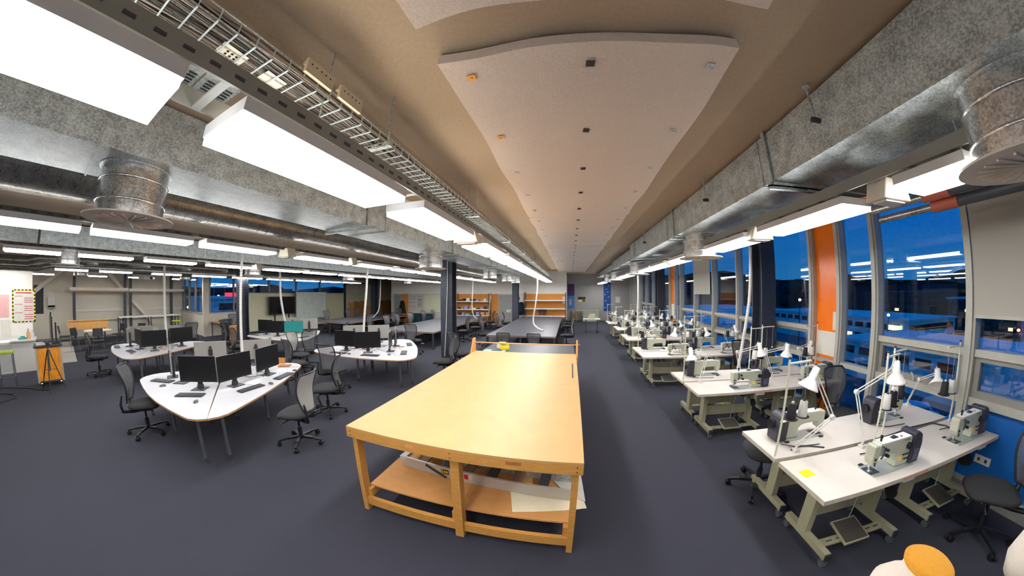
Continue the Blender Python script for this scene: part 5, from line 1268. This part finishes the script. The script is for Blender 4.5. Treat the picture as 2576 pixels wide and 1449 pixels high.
def car(lab, x, y, rz, m, van=True):
    t = thing('car', lab, 'car', (x, y, GZ), rz)
    h = 1.9 if van else 1.45
    MB().ext([(-2.4, 0.35), (2.4, 0.35), (2.4, 0.9), (1.7, 1.05), (1.0, h), (-2.3, h), (-2.4, 1.0)] if van else [(-2.2, 0.3), (2.2, 0.3), (2.2, 0.85), (1.2, 0.95), (0.6, h), (-1.2, h), (-2.0, 0.95)], -0.9, 0.9).build('body', m, t, bevel=0.08)
    for s in (-1, 1):
        MB().box(-1.9, -0.6, s * 0.91 - 0.01, s * 0.91 + 0.01, 1.1, h - 0.2).build('side_window', M_win, t); MB().box(-0.4, 0.9, s * 0.91 - 0.01, s * 0.91 + 0.01, 1.1, h - 0.25).build('side_window', M_win, t)
        for xx in (-1.5, 1.5): MB().cyl((xx, s * 0.92, 0.35), (xx, s * 0.75, 0.35), 0.36, 14).build('wheel', M_black, t)
M_carw = mat('white_car_paint', (210, 218, 228), 0.3)
car('white van parked below, seen between the nearest sewing tables', 41, 22.2, -0.9, M_carw); car('pale car parked beside the white van', 42.5, 17.6, -0.9, M_carw, False)
for i, (x, y, z, c, lab) in enumerate(((88, 36, -7.5, (60, 255, 190), 'green traffic light, left one of the pair'), (88, 32.5, -7.6, (60, 255, 190), 'green traffic light, right one of the pair'), (71.5, 48.3, -3.0, (255, 170, 90), 'orange street light left of the brick block'), (90, 28.5, -5.5, (255, 90, 60), 'red shop light near the mullion'), (86, 24, -9, (255, 150, 70), 'orange lamp below the red shop light'),
    (55, 60, 0.3, (255, 240, 220), 'white street light seen left of the orange panel'), (104, 98, -3.5, (255, 240, 220), 'white street light low beside the frame'), (45.5, 13, -4.0, (255, 190, 90), 'yellow shop light under the wide blind'), (120, 170, 0, (255, 240, 220), 'white light on the slope beyond the middle windows'), (-100, 24, 0, (255, 250, 230), 'white street light in the corner window'), (-90, 30, -1.5, (255, 190, 120), 'orange street light in the corner window'), (-98, 42, 1.2, (255, 250, 230), 'white light in the three tall windows'))):
    t = thing('street_light', lab, 'street light', (x, y, GZ)); MB().cyl((0, 0, 0), (0, 0, z - GZ), 0.08, 6).build('pole', M_hill, t)
    MB().lathe([(0.02, -0.32), (0.3, -0.15), (0.32, 0.1), (0.05, 0.3)], 10, c=(0, 0, z - GZ)).build('lantern', emat('light_%d_%d_%d' % c, c, 12), t)
# ================================================================ far wall furniture
def rack(lab, x0, x1, y, zs, zt, m=M_white):
    t = thing('shelf_rack', lab, 'shelf', (0, 0, 0), 0)
    for x in (x0, x1):
        for yy in (y - 0.28, y + 0.28): MB().box(x - 0.02, x + 0.02, yy - 0.02, yy + 0.02, 0, zt).build('upright', M_black, t)
    for z in zs: MB().box(x0, x1, y - 0.3, y + 0.3, z - 0.07, z).build('shelf_board', m, t)
    return t
rack('empty white shelf rack against the orange board at the far wall', -3.1, -0.26, 19.55, (0.25, 0.78, 1.30, 1.87), 2.4)
rack('cluttered shelf rack against the orange board behind the dark column', -8.3, -5.7, 19.55, (0.3, 0.75, 1.20, 1.78), 2.35)
MB_l = thing('leaning_board', 'white board leaning against the end of the cluttered shelf rack', 'board', (0, 0, 0)); MB().bar((-5.75, 19.1, 0.02), (-5.5, 19.2, 2.2), 0.16, 0.02).build('board_blank', M_white, MB_l)
random.seed(9)
nm = 0; cnt = {}
for z in (0.75, 1.20, 1.78):
    x = -8.1
    while x < -5.9:
        w_ = random.uniform(0.12, 0.34); h = random.uniform(0.08, 0.24); c = random.choice((M_white, M_dgrey, M_card, mat('teal_box', (110, 170, 165), 0.6), mat('lilac_box', (150, 140, 190), 0.6), M_black))
        side = ['bottom', 'middle', 'top'][(0.75, 1.20, 1.78).index(z)]
        cnt[side] = cnt.get(side, -1) + 1
        t = thing('storage_box', 'small box on the %s shelf of the cluttered rack, %s along' % (side, ORD[cnt[side]]), 'box', (x + w_ / 2, 19.45, z), random.uniform(-0.2, 0.2), 'boxes on the cluttered rack')
        MB().box(-w_ / 2, w_ / 2, -0.15, 0.15, 0, h).build('box_body', c, t); MB().box(-w_ / 2 - 0.005, w_ / 2 + 0.005, -0.155, 0.155, h, h + 0.015).build('box_lid', c, t)
        x += w_ + random.uniform(0.04, 0.16)
t = thing('plan_chest', 'pale low cabinet under the empty shelf rack', 'cabinet', (-0.75, 19.2, 0)); MB().box(-0.3, 0.3, -0.3, 0.3, 0, 0.72).build('cabinet_body', M_cream, t); MB().box(-0.28, 0.28, -0.31, -0.3, 0.38, 0.69).build('drawer', M_cream, t); MB().box(-0.28, 0.28, -0.31, -0.3, 0.04, 0.35).build('drawer', M_cream, t)
def sign(name, lab, cat, x0, x1, z0, z1, y, m, bands=()):
    t = thing(name, lab, cat, (0, y, 0)); MB().box(x0, x1, -0.012, 0, z0, z1).build('board', m, t)
    for (u0, u1, v0, v1, mm) in bands: MB().box(x0 + (x1 - x0) * u0, x0 + (x1 - x0) * u1, -0.014, -0.012, z0 + (z1 - z0) * v0, z0 + (z1 - z0) * v1).build('print', mm, t)
    return t
M_red = mat('notice_red', (206, 50, 44), 0.6); M_ink = mat('ink_grey', (150, 148, 156), 0.7)
sign('notice', 'white notice with a red block beside the empty shelf rack', 'notice', -3.78, -3.3, 1.62, 2.2, YB - 0.02, M_paper, ((0.1, 0.5, 0.35, 0.8, M_red),))
t = thing('coat', 'dark navy coats hanging between the column and the empty shelf rack', 'coat', (-3.45, 19.75, 0))
MB().lathe([(0.05, 1.72), (0.17, 1.66), (0.22, 1.45), (0.24, 1.1), (0.2, 0.82), (0.03, 0.8)][::-1], 16, sx=1.2, sy=0.6).build('coat_body', mat('navy_cloth', (26, 34, 56), 0.9, 0, (12, 0.3), (14, 0.6)), t); MB().cyl((0, 0.1, 1.74), (0, 0.24, 1.74), 0.012, 8).build('coat_hook', M_chrome, t)
t = thing('coat', 'black coat hanging on the orange board at the left of the far wall', 'coat', (-13.25, 19.8, 0))
MB().lathe([(0.05, 1.75), (0.16, 1.68), (0.24, 1.3), (0.3, 0.8), (0.27, 0.4), (0.03, 0.38)][::-1], 16, sx=1.1, sy=0.55).build('coat_body', mat('black_cloth', (20, 20, 22), 0.9, 0, (12, 0.3), (14, 0.6)), t); MB().cyl((0, 0.1, 1.77), (0, 0.2, 1.77), 0.012, 8).build('coat_hook', M_chrome, t)
sign('pin_board', 'pale board with pinned white sheets on the far wall', 'pin board', -12.72, -11.42, 1.0, 2.26, YB - 0.02, mat('pale_pin', (206, 196, 186), 0.8), tuple((a, a + 0.16, b, b + 0.05, M_ink) for a in (0.06, 0.3, 0.62, 0.8) for b in (0.2, 0.45, 0.7, 0.85)) + ((0.68, 0.94, 0.56, 0.68, M_ink), (0.68, 0.94, 0.3, 0.42, M_ink)))
sign('display_board', 'big pale green board on the far wall next to the pinned sheets', 'board', -11.25, -9.85, 0.85, 2.2, YB - 0.02, mat('pale_green_board', (214, 218, 186), 0.7))
sign('paper_sheet', 'small paper sheet pinned at the right end of the orange board', 'paper', -0.5, -0.32, 1.6, 2.1, YB - 0.03, M_paper, ((0.1, 0.7, 0.6, 0.65, M_ink), (0.1, 0.7, 0.4, 0.45, M_ink)))
for i, (x, c, lab) in enumerate(((-13.15, M_card, 'cardboard box below the pinned sheets'), (-11.5, mat('petrol_box', (24, 66, 76), 0.7), 'petrol blue crate under the green board'), (-10.7, MATS['petrol_box'], 'second petrol blue crate under the green board'), (-12.33, M_orwall, 'orange panel piece leaning under the pinned sheets'))):
    t = thing('crate', lab, 'crate', (x, 19.4, 0)); MB().box(-0.36, 0.36, -0.3, 0.3, 0, 0.75).build('crate_body', c, t); MB().box(-0.38, 0.38, -0.32, 0.32, 0.68, 0.75).build('crate_rim', c, t)
# recess at the far right
sign('warning_sign', 'yellow and white warning sign on the grey recess wall', 'sign', 0.72, 1.35, 1.55, 2.0, 24.18, mat('sign_yellow', (200, 170, 70), 0.6), ((0.0, 1.0, 0.5, 1.0, M_black), (0.05, 0.5, 0.1, 0.45, M_paper), (0.62, 0.95, 0.12, 0.4, M_black)))
sign('poster', 'blue poster with a pale figure shape and purple top in the recess corner', 'poster', -0.15, 0.42, 1.0, 3.1, 24.18, mat('poster_blue', (60, 120, 190), 0.6), ((0, 1, 0.52, 1.0, mat('poster_purple', (70, 40, 96), 0.6)), (0.2, 0.6, 0.15, 0.4, mat('poster_skin', (190, 150, 150), 0.7))))
sign('poster', 'tall blue patterned hanging between the grey recess walls', 'poster', 2.9, 3.5, 0.8, 3.4, 24.18, mat('pattern_blue', (24, 70, 140), 0.6), tuple((u, u + 0.2, v, v + 0.03, mat('pattern_pale', (110, 160, 220), 0.6)) for u, v in ((0.1, 0.1), (0.5, 0.2), (0.2, 0.32), (0.6, 0.44), (0.1, 0.52), (0.5, 0.6), (0.3, 0.7), (0.6, 0.8), (0.15, 0.88))))
sign('notice', 'small pale notice on the grey wall behind the far sewing tables', 'notice', 3.9, 4.3, 1.5, 2.0, 24.18, M_paper)
t = thing('side_table', 'cream table with a yellow item below it in front of the grey recess wall', 'table', (1.5, 23.6, 0)); MB().box(-0.95, 0.95, -0.3, 0.3, 0.86, 0.92).build('table_top', M_cream, t); MB().box(-0.4, 0.9, -0.25, 0.25, 0, 0.86).build('cabinet_body', M_cream, t); MB().box(0.1, 0.4, -0.27, -0.25, 0.4, 0.7).build('yellow_panel', MATS['sign_yellow'], t)
t = thing('step_ladder', 'folded yellow step ladder in the recess', 'ladder', (0.42, 23.6, 0))
for s in (-0.2, 0.2): MB().bar((s, -0.12, 0), (s * 0.7, 0, 1.1), 0.05, 0.03).bar((s, 0.25, 0), (s * 0.7, 0.05, 1.1), 0.04, 0.03).build('ladder_rail', mat('ladder_orange', (224, 150, 24), 0.5), t)
for k in range(4): MB().box(-0.17, 0.17, -0.12 + 0.03 * k, -0.04 + 0.03 * k, 0.25 * (k + 1) - 0.02, 0.25 * (k + 1)).build('tread', MATS['ladder_orange'], t)
# cardboard sheets against the left wall
for i, (y0, y1, h, ln, lab) in enumerate(((17.9 + 0.7, 19.4, 1.55, 0.22, 'wide brown cardboard sheet leaning beside the steel post'), (19.3, 20.6, 1.62, 0.35, 'taller torn cardboard sheet leaning behind the first'), (20.3, 21.4, 1.2, 0.5, 'low pale cardboard sheet leaning in front of the torn one'), (23.0, 24.6, 1.6, 0.3, 'cardboard sheet with dark marks leaning near the far corner'), (24.4, 25.6, 1.55, 0.4, 'narrow cardboard sheet leaning last in the far corner'))):
    t = thing('cardboard_sheet', lab, 'cardboard', (XL + 0.14, 0, 0), 0, 'leaning cardboard sheets')
    MB().add([(ln, y0, 0), (ln, y1, 0), (0.03, y1, h), (0.03, (y0 + y1) / 2 + 0.2, h + 0.02), (0.05, (y0 + y1) / 2, h - 0.12), (0.03, (y0 + y1) / 2 - 0.2, h), (0.03, y0, h)] + [(ln + 0.03, y0, 0), (ln + 0.03, y1, 0), (0.06, y1, h), (0.06, (y0 + y1) / 2 + 0.2, h + 0.02), (0.08, (y0 + y1) / 2, h - 0.12), (0.06, (y0 + y1) / 2 - 0.2, h), (0.06, y0, h)],
             [tuple(range(7)), tuple(range(13, 6, -1))] + [(i, 7 + i, 7 + (i + 1) % 7, (i + 1) % 7) for i in range(7)]).build('sheet', mat('card_%d' % i, ((202, 152, 92), (176, 124, 66), (216, 172, 112), (184, 130, 72), (150, 104, 56))[i], 0.85, 0, (6, 0.1)), t)
# television and whiteboard on the left
t = thing('television', 'big black television on a stand against the pale partition', 'television', (XL + 0.35, 0, 0))
MB().box(-0.04, 0.04, 10.95, 13.0, 0.98, 2.12).build('bezel', M_black, t, bevel=0.01); MB().box(0.04, 0.044, 11.0, 12.95, 1.02, 2.08).build('screen', mat('tv_screen', (12, 14, 22), 0.12), t)
for y in (11.4, 12.5): MB().box(-0.03, 0.03, y - 0.04, y + 0.04, 0.05, 1.0).build('stand_post', M_black, t); MB().box(-0.3, 0.5, y - 0.05, y + 0.05, 0.03, 0.08).build('stand_foot', M_black, t)
t = thing('whiteboard', 'mobile glass whiteboard covered in faint writing, right of the television', 'whiteboard', (XL + 0.5, 0, 0))
MB().box(-0.015, 0.015, 13.05, 15.75, 0.55, 2.42).build('board_face', mat('whiteboard_face', (206, 214, 208), 0.25, 0, (3, 0.04)), t); MB().box(-0.02, 0.02, 13.0, 13.05, 0.5, 2.45).build('board_frame', M_alu, t); MB().box(-0.02, 0.02, 15.75, 15.8, 0.1, 2.45).build('board_frame', M_alu, t)
mb = MB(); random.seed(4)
for r in range(22):
    y = 13.4 + random.uniform(0, 0.3)
    while y < 15.4: w_ = random.uniform(0.04, 0.2); mb.box(0.0155, 0.017, y, y + w_, 2.3 - r * 0.07, 2.3 - r * 0.07 + 0.012) if random.random() < 0.6 else None; y += w_ + 0.05
o = mb.build('marker_writing', mat('marker', (120, 124, 140), 0.6), t); o['kind'] = 'stuff'
for y in (13.2, 15.6): MB().box(-0.3, 0.3, y - 0.03, y + 0.03, 0, 0.06).box(-0.02, 0.02, y - 0.03, y + 0.03, 0.06, 0.55).build('board_leg', M_alu, t)
# plotter, box, desk by the corner
t = thing('plotter', 'black wide-format plotter under the dusk window', 'plotter', (-15.2, 6.9, 0), -0.5)
MB().box(-0.8, 0.8, -0.25, 0.25, 0.82, 1.08).build('printer_body', M_black, t, bevel=0.04); MB().box(0.5, 0.78, -0.28, 0.1, 1.08, 1.14).build('control_panel', M_dgrey, t)
MB().cyl((-0.7, -0.1, 0.72), (0.7, -0.1, 0.72), 0.07, 14).build('paper_roll', M_dgrey, t)
for s in (-0.6, 0.6): MB().box(s - 0.04, s + 0.04, -0.04, 0.04, 0.1, 0.82).build('stand_leg', M_black, t); MB().box(s - 0.04, s + 0.04, -0.35, 0.35, 0.0, 0.1).build('stand_foot', M_black, t)
MB().box(-0.6, 0.6, -0.02, 0.02, 0.3, 0.34).build('cross_bar', M_black, t); MB().box(-0.55, 0.55, -0.2, 0.2, 0.4, 0.5).build('paper_basket', M_dgrey, t)
t = thing('cardboard_box', 'tall brown cardboard box beside the plotter', 'box', (-13.75, 6.75, 0), 0.2); MB().box(-0.25, 0.25, -0.25, 0.25, 0, 0.92).build('box_body', M_card, t); MB().box(-0.26, 0.26, -0.26, 0.26, 0.88, 0.93).build('box_flap', M_card, t)
t = thing('corner_desk', 'plywood-edged desk against the corner wall behind the plotter', 'desk', (-17.2, 7.6, 0)); MB().box(-0.9, 0.6, -0.35, 0.35, 0.76, 0.79).build('table_top', M_ply, t)
for x in (-0.8, 0.5):
    for y in (-0.3, 0.3): MB().box(x - 0.02, x + 0.02, y - 0.02, y + 0.02, 0, 0.76).build('leg', M_dgrey, t)
# screen track across the end wall, high bench, round tables
t = thing('screen_track', 'long white folding screen track spanning the braced end wall', 'rail', (0, 0, 0))
MB().box(-21.76, -21.66, 0.73, 3.72, 2.43, 2.58).build('track_section', M_white, t); MB().box(-21.76, -21.66, 3.76, 6.95, 2.42, 2.55).build('track_section', M_white, t); MB().box(-21.74, -21.68, 0.8, 6.8, 2.36, 2.43).build('track_lip', M_ply, t)
t = thing('high_bench', 'long white high table standing before the braced end wall', 'table', (0, 0, 0)); MB().box(-20.8, -20.1, 2.95, 6.2, 1.1, 1.15).build('table_top', M_white, t)
for y in (3.0, 3.25, 6.1, 4.6):
    for x in (-20.75, -20.15): MB().box(x - 0.025, x + 0.025, y - 0.025, y + 0.025, 0, 1.1).build('leg', M_steel, t)
t = thing('plywood_bench', 'orange plywood box bench on thin legs by the end wall', 'bench', (0, 0, 0)); MB().box(-20.0, -19.5, 0.55, 2.35, 0.72, 1.08).build('box_body', mat('warm_ply', (222, 162, 92), 0.6, 0, (8, 0.08)), t); MB().box(-20.02, -19.48, 0.53, 2.37, 1.08, 1.1).build('box_lid', M_mdf, t)
for y in (0.7, 2.2): 
    for x in (-19.9, -19.6): MB().box(x - 0.02, x + 0.02, y - 0.02, y + 0.02, 0, 0.72).build('leg', M_steel, t)
t = thing('round_table', 'round pale café table in front of the plywood bench', 'table', (-18.4, 1.75, 0)); MB().lathe([(0.6, 0.71), (0.62, 0.725), (0.6, 0.74)], 36).build('table_top', mat('pale_ply_top', (222, 206, 178), 0.5), t); MB().cyl((0, 0, 0.03), (0, 0, 0.71), 0.035, 12).build('pedestal', M_dgrey, t); MB().lathe([(0.28, 0.0), (0.27, 0.02), (0.04, 0.04)], 24).build('foot_disc', M_dgrey, t)
def cafe(label):
    t = thing('stacking_chair', label, 'chair', (0, 0, 0), 0, 'dark stacking chairs')
    MB().box(-0.22, 0.22, -0.22, 0.22, 0.44, 0.48).build('seat', mat('dark_shell', (36, 38, 44), 0.5), t, bevel=0.02)
    MB().add([(-0.22, 0.2, 0.6), (0.22, 0.2, 0.6), (0.2, 0.27, 0.92), (-0.2, 0.27, 0.92), (-0.22, 0.22, 0.6), (0.22, 0.22, 0.6), (0.2, 0.29, 0.92), (-0.2, 0.29, 0.92)], [(0, 1, 2, 3), (7, 6, 5, 4), (0, 4, 5, 1), (1, 5, 6, 2), (2, 6, 7, 3), (3, 7, 4, 0)]).build('backrest', MATS['dark_shell'], t, bevel=0.015)
    for sx in (-0.2, 0.2):
        for sy in (-0.2, 0.2): MB().tube([(sx, sy, 0.44), (sx * 1.1, sy * 1.1, 0)], 0.01, 6).build('leg', M_chrome, t)
        MB().tube([(sx, 0.2, 0.44), (sx, 0.22, 0.62)], 0.01, 6).build('back_post', M_chrome, t)
    return t
pc = cafe('dark stacking chair left of the round café table, near the bench'); pc.location = (-17.9, 0.9, 0); pc.rotation_euler = (0, 0, 2.4)
dup(pc, (-16.9, 1.6, 0), 1.57 - PI - 0.1 + PI / 1, 'dark stacking chair on the near side of the round café table'); dup(pc, (-18.9, 2.7, 0), 0.4, 'dark stacking chair right of the round café table'); dup(pc, (-18.3, 3.6, 0), 0.9, 'dark stacking chair under the high bench'); dup(pc, (-19.5, 0.4, 0), 3.0, 'dark stacking chair behind the round café table')
for x, y, lab in ((-19.7, 5.85, 'lime topped stool at the right end of the high bench'), (-12.3, -1.3, 'lime topped chrome stool at the left edge near the cart')):
    t = thing('bar_stool', lab, 'stool', (x, y, 0)); MB().box(-0.2, 0.2, -0.2, 0.2, 0.86 if x > -15 else 0.8, 0.92 if x > -15 else 0.86).build('seat_pad', M_green, t, bevel=0.02)
    for sx in (-1, 1):
        for sy in (-1, 1): MB().tube([(sx * 0.17, sy * 0.17, 0.85), (sx * 0.2, sy * 0.2, 0)], 0.012, 8).build('leg', M_chrome, t)
    mb = MB(); q = 0.19
    MB().bar((-q, -q, 0.28), (q, -q, 0.28), 0.018).bar((q, -q, 0.28), (q, q, 0.28), 0.018).bar((q, q, 0.28), (-q, q, 0.28), 0.018).bar((-q, q, 0.28), (-q, -q, 0.28), 0.018).build('foot_ring', M_chrome, t)
t = thing('projector', 'white projector hanging on a pole before the end wall', 'projector', (-16.0, 3.45, 2.95), 0.4); MB().box(-0.2, 0.2, -0.25, 0.25, -0.08, 0.08).build('projector_body', M_white, t, bevel=0.03); MB().cyl((0, 0, 0.08), (0, 0, 0.95), 0.02, 8).build('drop_pole', M_white, t); MB().cyl((0.2, 0.1, 0), (0.23, 0.1, 0), 0.05, 14).build('lens', M_black, t); MB().bar((0, 0, 0.22), (0, 0.9, 0.3), 0.03).build('bracket_arm', M_white, t)
# ================================================================ near left corner: partition, counter, cart, tripod
t = thing('counter', 'white counter against the partition, below the safety poster', 'counter', (0, 0, 0))
MB().box(-15.2, -14.42, -2.6, -0.66, 0, 0.9).build('counter_body', M_wallw, t); MB().box(-15.25, -14.0 - 0.3, -1.35, -0.6, 0.9, 0.94).build('counter_top', M_white, t); MB().box(-14.42, -14.41, -1.9, -1.3, 0.05, 0.85).build('door_panel', M_white, t)
t = thing('safety_poster', 'safety poster framed in yellow and black striped tape on the white partition', 'poster', (XP + 0.005, 0, 0))
MB().box(0, 0.006, -1.33, -0.6, 1.4, 2.43).build('tape_border', mat('tape_yellow', (236, 206, 60), 0.6), t)
mb = MB()
for k in range(9):
    z = 1.42 + k * 0.115; mb.box(0.006, 0.008, -1.33, -1.27, z, z + 0.055).box(0.006, 0.008, -0.66, -0.6, z, z + 0.055)
for k in range(6):
    y = -1.26 + k * 0.115; mb.box(0.006, 0.008, y, y + 0.055, 1.4, 1.44).box(0.006, 0.008, y, y + 0.055, 2.39, 2.43)
o = mb.build('tape_stripe', M_black, t); o['kind'] = 'stuff'
MB().box(0.006, 0.009, -1.28, -0.65, 1.44, 2.38).build('poster_sheet', M_paper, t)
mb = MB(); random.seed(2)
for r in range(12): mb.box(0.009, 0.0105, -1.25, -1.0, 1.5 + r * 0.065, 1.515 + r * 0.065) if r % 4 == 3 else mb.box(0.009, 0.0105, -0.95, -0.68, 1.5 + r * 0.065, 1.52 + r * 0.065)
mb.box(0.009, 0.0105, -1.22, -0.72, 2.3, 2.34)
o = mb.build('red_heading', mat('heading_red', (196, 70, 76), 0.7), t); o['kind'] = 'stuff'
text('poster_title', 'WORKSHOP SAFETY RULES', 0.04, MATS['heading_red'], t, (0.0105, -0.96, 2.26), (PI / 2, 0, PI / 2)) if False else None
t = thing('poster', 'faint pink poster at the left edge of the white partition', 'poster', (XP + 0.005, 0, 0)); MB().box(0, 0.005, -1.85, -1.42, 1.58, 2.27).build('poster_sheet', mat('pink_paper', (226, 176, 172), 0.8), t)
mb = MB()
for r in range(14): mb.box(0.005, 0.006, -1.82, -1.46, 1.62 + r * 0.045, 1.625 + r * 0.045)
o = mb.build('printed_line', mat('pink_ink', (200, 120, 120), 0.8), t); o['kind'] = 'stuff'
t = thing('notice', 'small white notice under the pink poster', 'notice', (XP + 0.005, 0, 0)); MB().box(0, 0.004, -1.7, -1.38, 1.0, 1.5).build('sheet', M_paper, t)
t = thing('paper_dispenser', 'white towel dispenser on the beige end wall', 'dispenser', (XE + 0.01, -0.12, 1.6)); MB().box(0, 0.2, -0.18, 0.18, 0, 0.5).build('dispenser_body', M_white, t, bevel=0.02); MB().box(0.02, 0.2, -0.17, 0.17, -0.04, 0.1).build('dispenser_mouth', mat('grey_mouth', (150, 150, 146), 0.5), t)
for x, y, m, h, lab in ((-14.62, -0.82, mat('amber_bottle', (216, 160, 110), 0.4), 0.3, 'amber bottle on the white counter'), (-14.75, -0.7, M_white, 0.24, 'white bottle on the white counter'), (-14.7, -1.0, mat('teal_bowl', (40, 150, 150), 0.4), 0.07, 'low teal dish on the white counter')):
    t = thing('bottle' if h > 0.1 else 'dish', lab, 'bottle' if h > 0.1 else 'dish', (x, y, 0.94)); r = 0.06 if h > 0.1 else 0.14
    MB().lathe([(r, 0), (r, h * 0.65), (r * 0.5, h * 0.8), (r * 0.45, h)], 18).build('vessel', m, t); MB().lathe([(r * 0.5, h), (r * 0.5, h + 0.02)], 14).build('cap', M_white if h > 0.1 else m, t)
t = thing('av_cart', 'tall cart with an orange plywood front and steel wheels', 'cart', (-12.1, -0.21, 0), 0.0)
MB().box(0.26, 0.28, -0.29, 0.30, 0.14, 0.98).build('front_panel', M_oran2, t); MB().box(-0.3, 0.26, -0.28, 0.29, 0.14, 0.96).build('cabinet_body', M_dgrey, t)
for y in (-0.31, 0.32): MB().box(0.25, 0.29, y - 0.02, y + 0.02, 0.1, 1.0).build('corner_post', M_alu, t)
MB().box(-0.34, 0.32, -0.36, 0.36, 0.98, 1.03).build('cart_top', M_dgrey, t)
for x in (-0.22, 0.2):
    for y in (-0.24, 0.25): MB().cyl((x, y - 0.03, 0.06), (x, y + 0.03, 0.06), 0.06, 14).box(x - 0.03, x + 0.03, y - 0.035, y + 0.035, 0.06, 0.14).build('caster', M_chrome, t)
t = thing('monitor', 'monitor seen edge on with a webcam, standing on the cart', 'monitor', (-12.05, -0.1, 1.03), 0.15)
MB().box(-0.28, 0.28, -0.02, 0.02, 0.1, 0.72).move(Matrix.Rotation(PI / 2 + 1.5, 4, 'Z')).build('screen_bezel', M_black, t); MB().box(-0.05, 0.05, 0.0, 0.2, 0.0, 0.05).box(-0.02, 0.02, 0.1, 0.14, 0.0, 0.55).build('stand', M_black, t); MB().cyl((0, 0, 0.72), (0, 0, 0.82), 0.02, 10).build('webcam', M_black, t)
flat('paper_stack', 'stack of papers on top of the cart', 'paper', -12.1, -0.42, 1.03, 0.3, 0.22, 0.05, M_paper, 0.2)
t = thing('tripod', 'black and silver camera tripod standing in front of the orange cart', 'tripod', (-11.15, -0.2, 0))
for k, m in ((0, M_black), (1, M_chrome), (2, M_black)):
    a = -0.2 + k * 2 * PI / 3; MB().tube([(0.02 * math.cos(a), 0.02 * math.sin(a), 1.0), (0.18 * math.cos(a), 0.18 * math.sin(a), 0.5), (0.34 * math.cos(a), 0.34 * math.sin(a), 0)], [0.016, 0.014, 0.01], 8).build('leg', m, t)
    MB().tube([(0, 0, 0.52), (0.17 * math.cos(a), 0.17 * math.sin(a), 0.52)], 0.006, 6).build('spreader', M_dgrey, t)
MB().cyl((0, 0, 0.5), (0, 0, 1.12), 0.014, 10).build('centre_column', M_dgrey, t); MB().box(-0.05, 0.05, -0.04, 0.04, 1.1, 1.18).cyl((0, 0.04, 1.13), (0, 0.2, 1.05), 0.008, 6).build('pan_head', M_black, t)
t = thing('power_cable', 'black cable snaking over the carpet from the stool to the tripod', 'cable', (0, 0, 0))
MB().tube([(-12.9, -2.6, 0.01), (-12.5, -1.8, 0.01), (-12.3, -1.3, 0.012), (-11.9, -0.8, 0.01), (-11.5, -0.55, 0.01), (-11.3, -0.3, 0.01)], 0.012, 6).tube([(-12.4, -2.2, 0.012), (-11.8, -1.6, 0.012), (-11.45, -1.15, 0.012), (-11.0, -1.05, 0.012), (-10.8, -1.4, 0.012), (-11.2, -1.9, 0.012), (-12.0, -2.6, 0.012)], 0.012, 6).build('cable_run', M_black, t)
t = thing('floor_panel', 'pale vinyl threshold panel on the floor behind the cart', 'panel', (0, 0, 0)); MB().prism([(-15.3, -0.6), (-15.2, 0.65), (-21.5, 0.75), (-21.5, -0.9)], 0.0, 0.006).build('vinyl_sheet', mat('pale_vinyl', (176, 172, 164), 0.4), t)
t = thing('wall_socket', 'white double socket on the blue panel below the window', 'socket', (XW - 0.004, 1.78, 0.42)); MB().box(-0.008, 0.0, -0.1, 0.1, -0.05, 0.05).build('socket_plate', M_white, t); [MB().box(-0.01, -0.008, a, a + 0.03, -0.02, 0.02).build('socket_hole', M_dgrey, t) for a in (-0.06, 0.03)]
t = thing('cable_port', 'round black cable port in the blue panel below the window', 'cable port', (XW - 0.004, 2.0, 0.33)); MB().cyl((-0.01, 0, 0), (0, 0, 0), 0.07, 20).build('port_ring', M_black, t)
t = thing('wall_paper', 'large white pattern sheet taped over the lower orange panel', 'paper', (XW - 0.012, 0, 0)); MB().box(0, 0.002, 4.52, 5.05, 1.16, 1.62).build('sheet', M_paper, t)
t = thing('wall_paper', 'small white sheet taped at the right side of the orange panel', 'paper', (XW - 0.012, 0, 0)); MB().box(0, 0.002, 4.5, 4.66, 1.66, 2.0).build('sheet', M_paper, t)
t = thing('wall_paper', 'white sheet taped to the far orange panel', 'paper', (XW - 0.012, 0, 0)); MB().box(0, 0.002, 13.52, 14.1, 1.16, 1.8).build('sheet', M_paper, t)
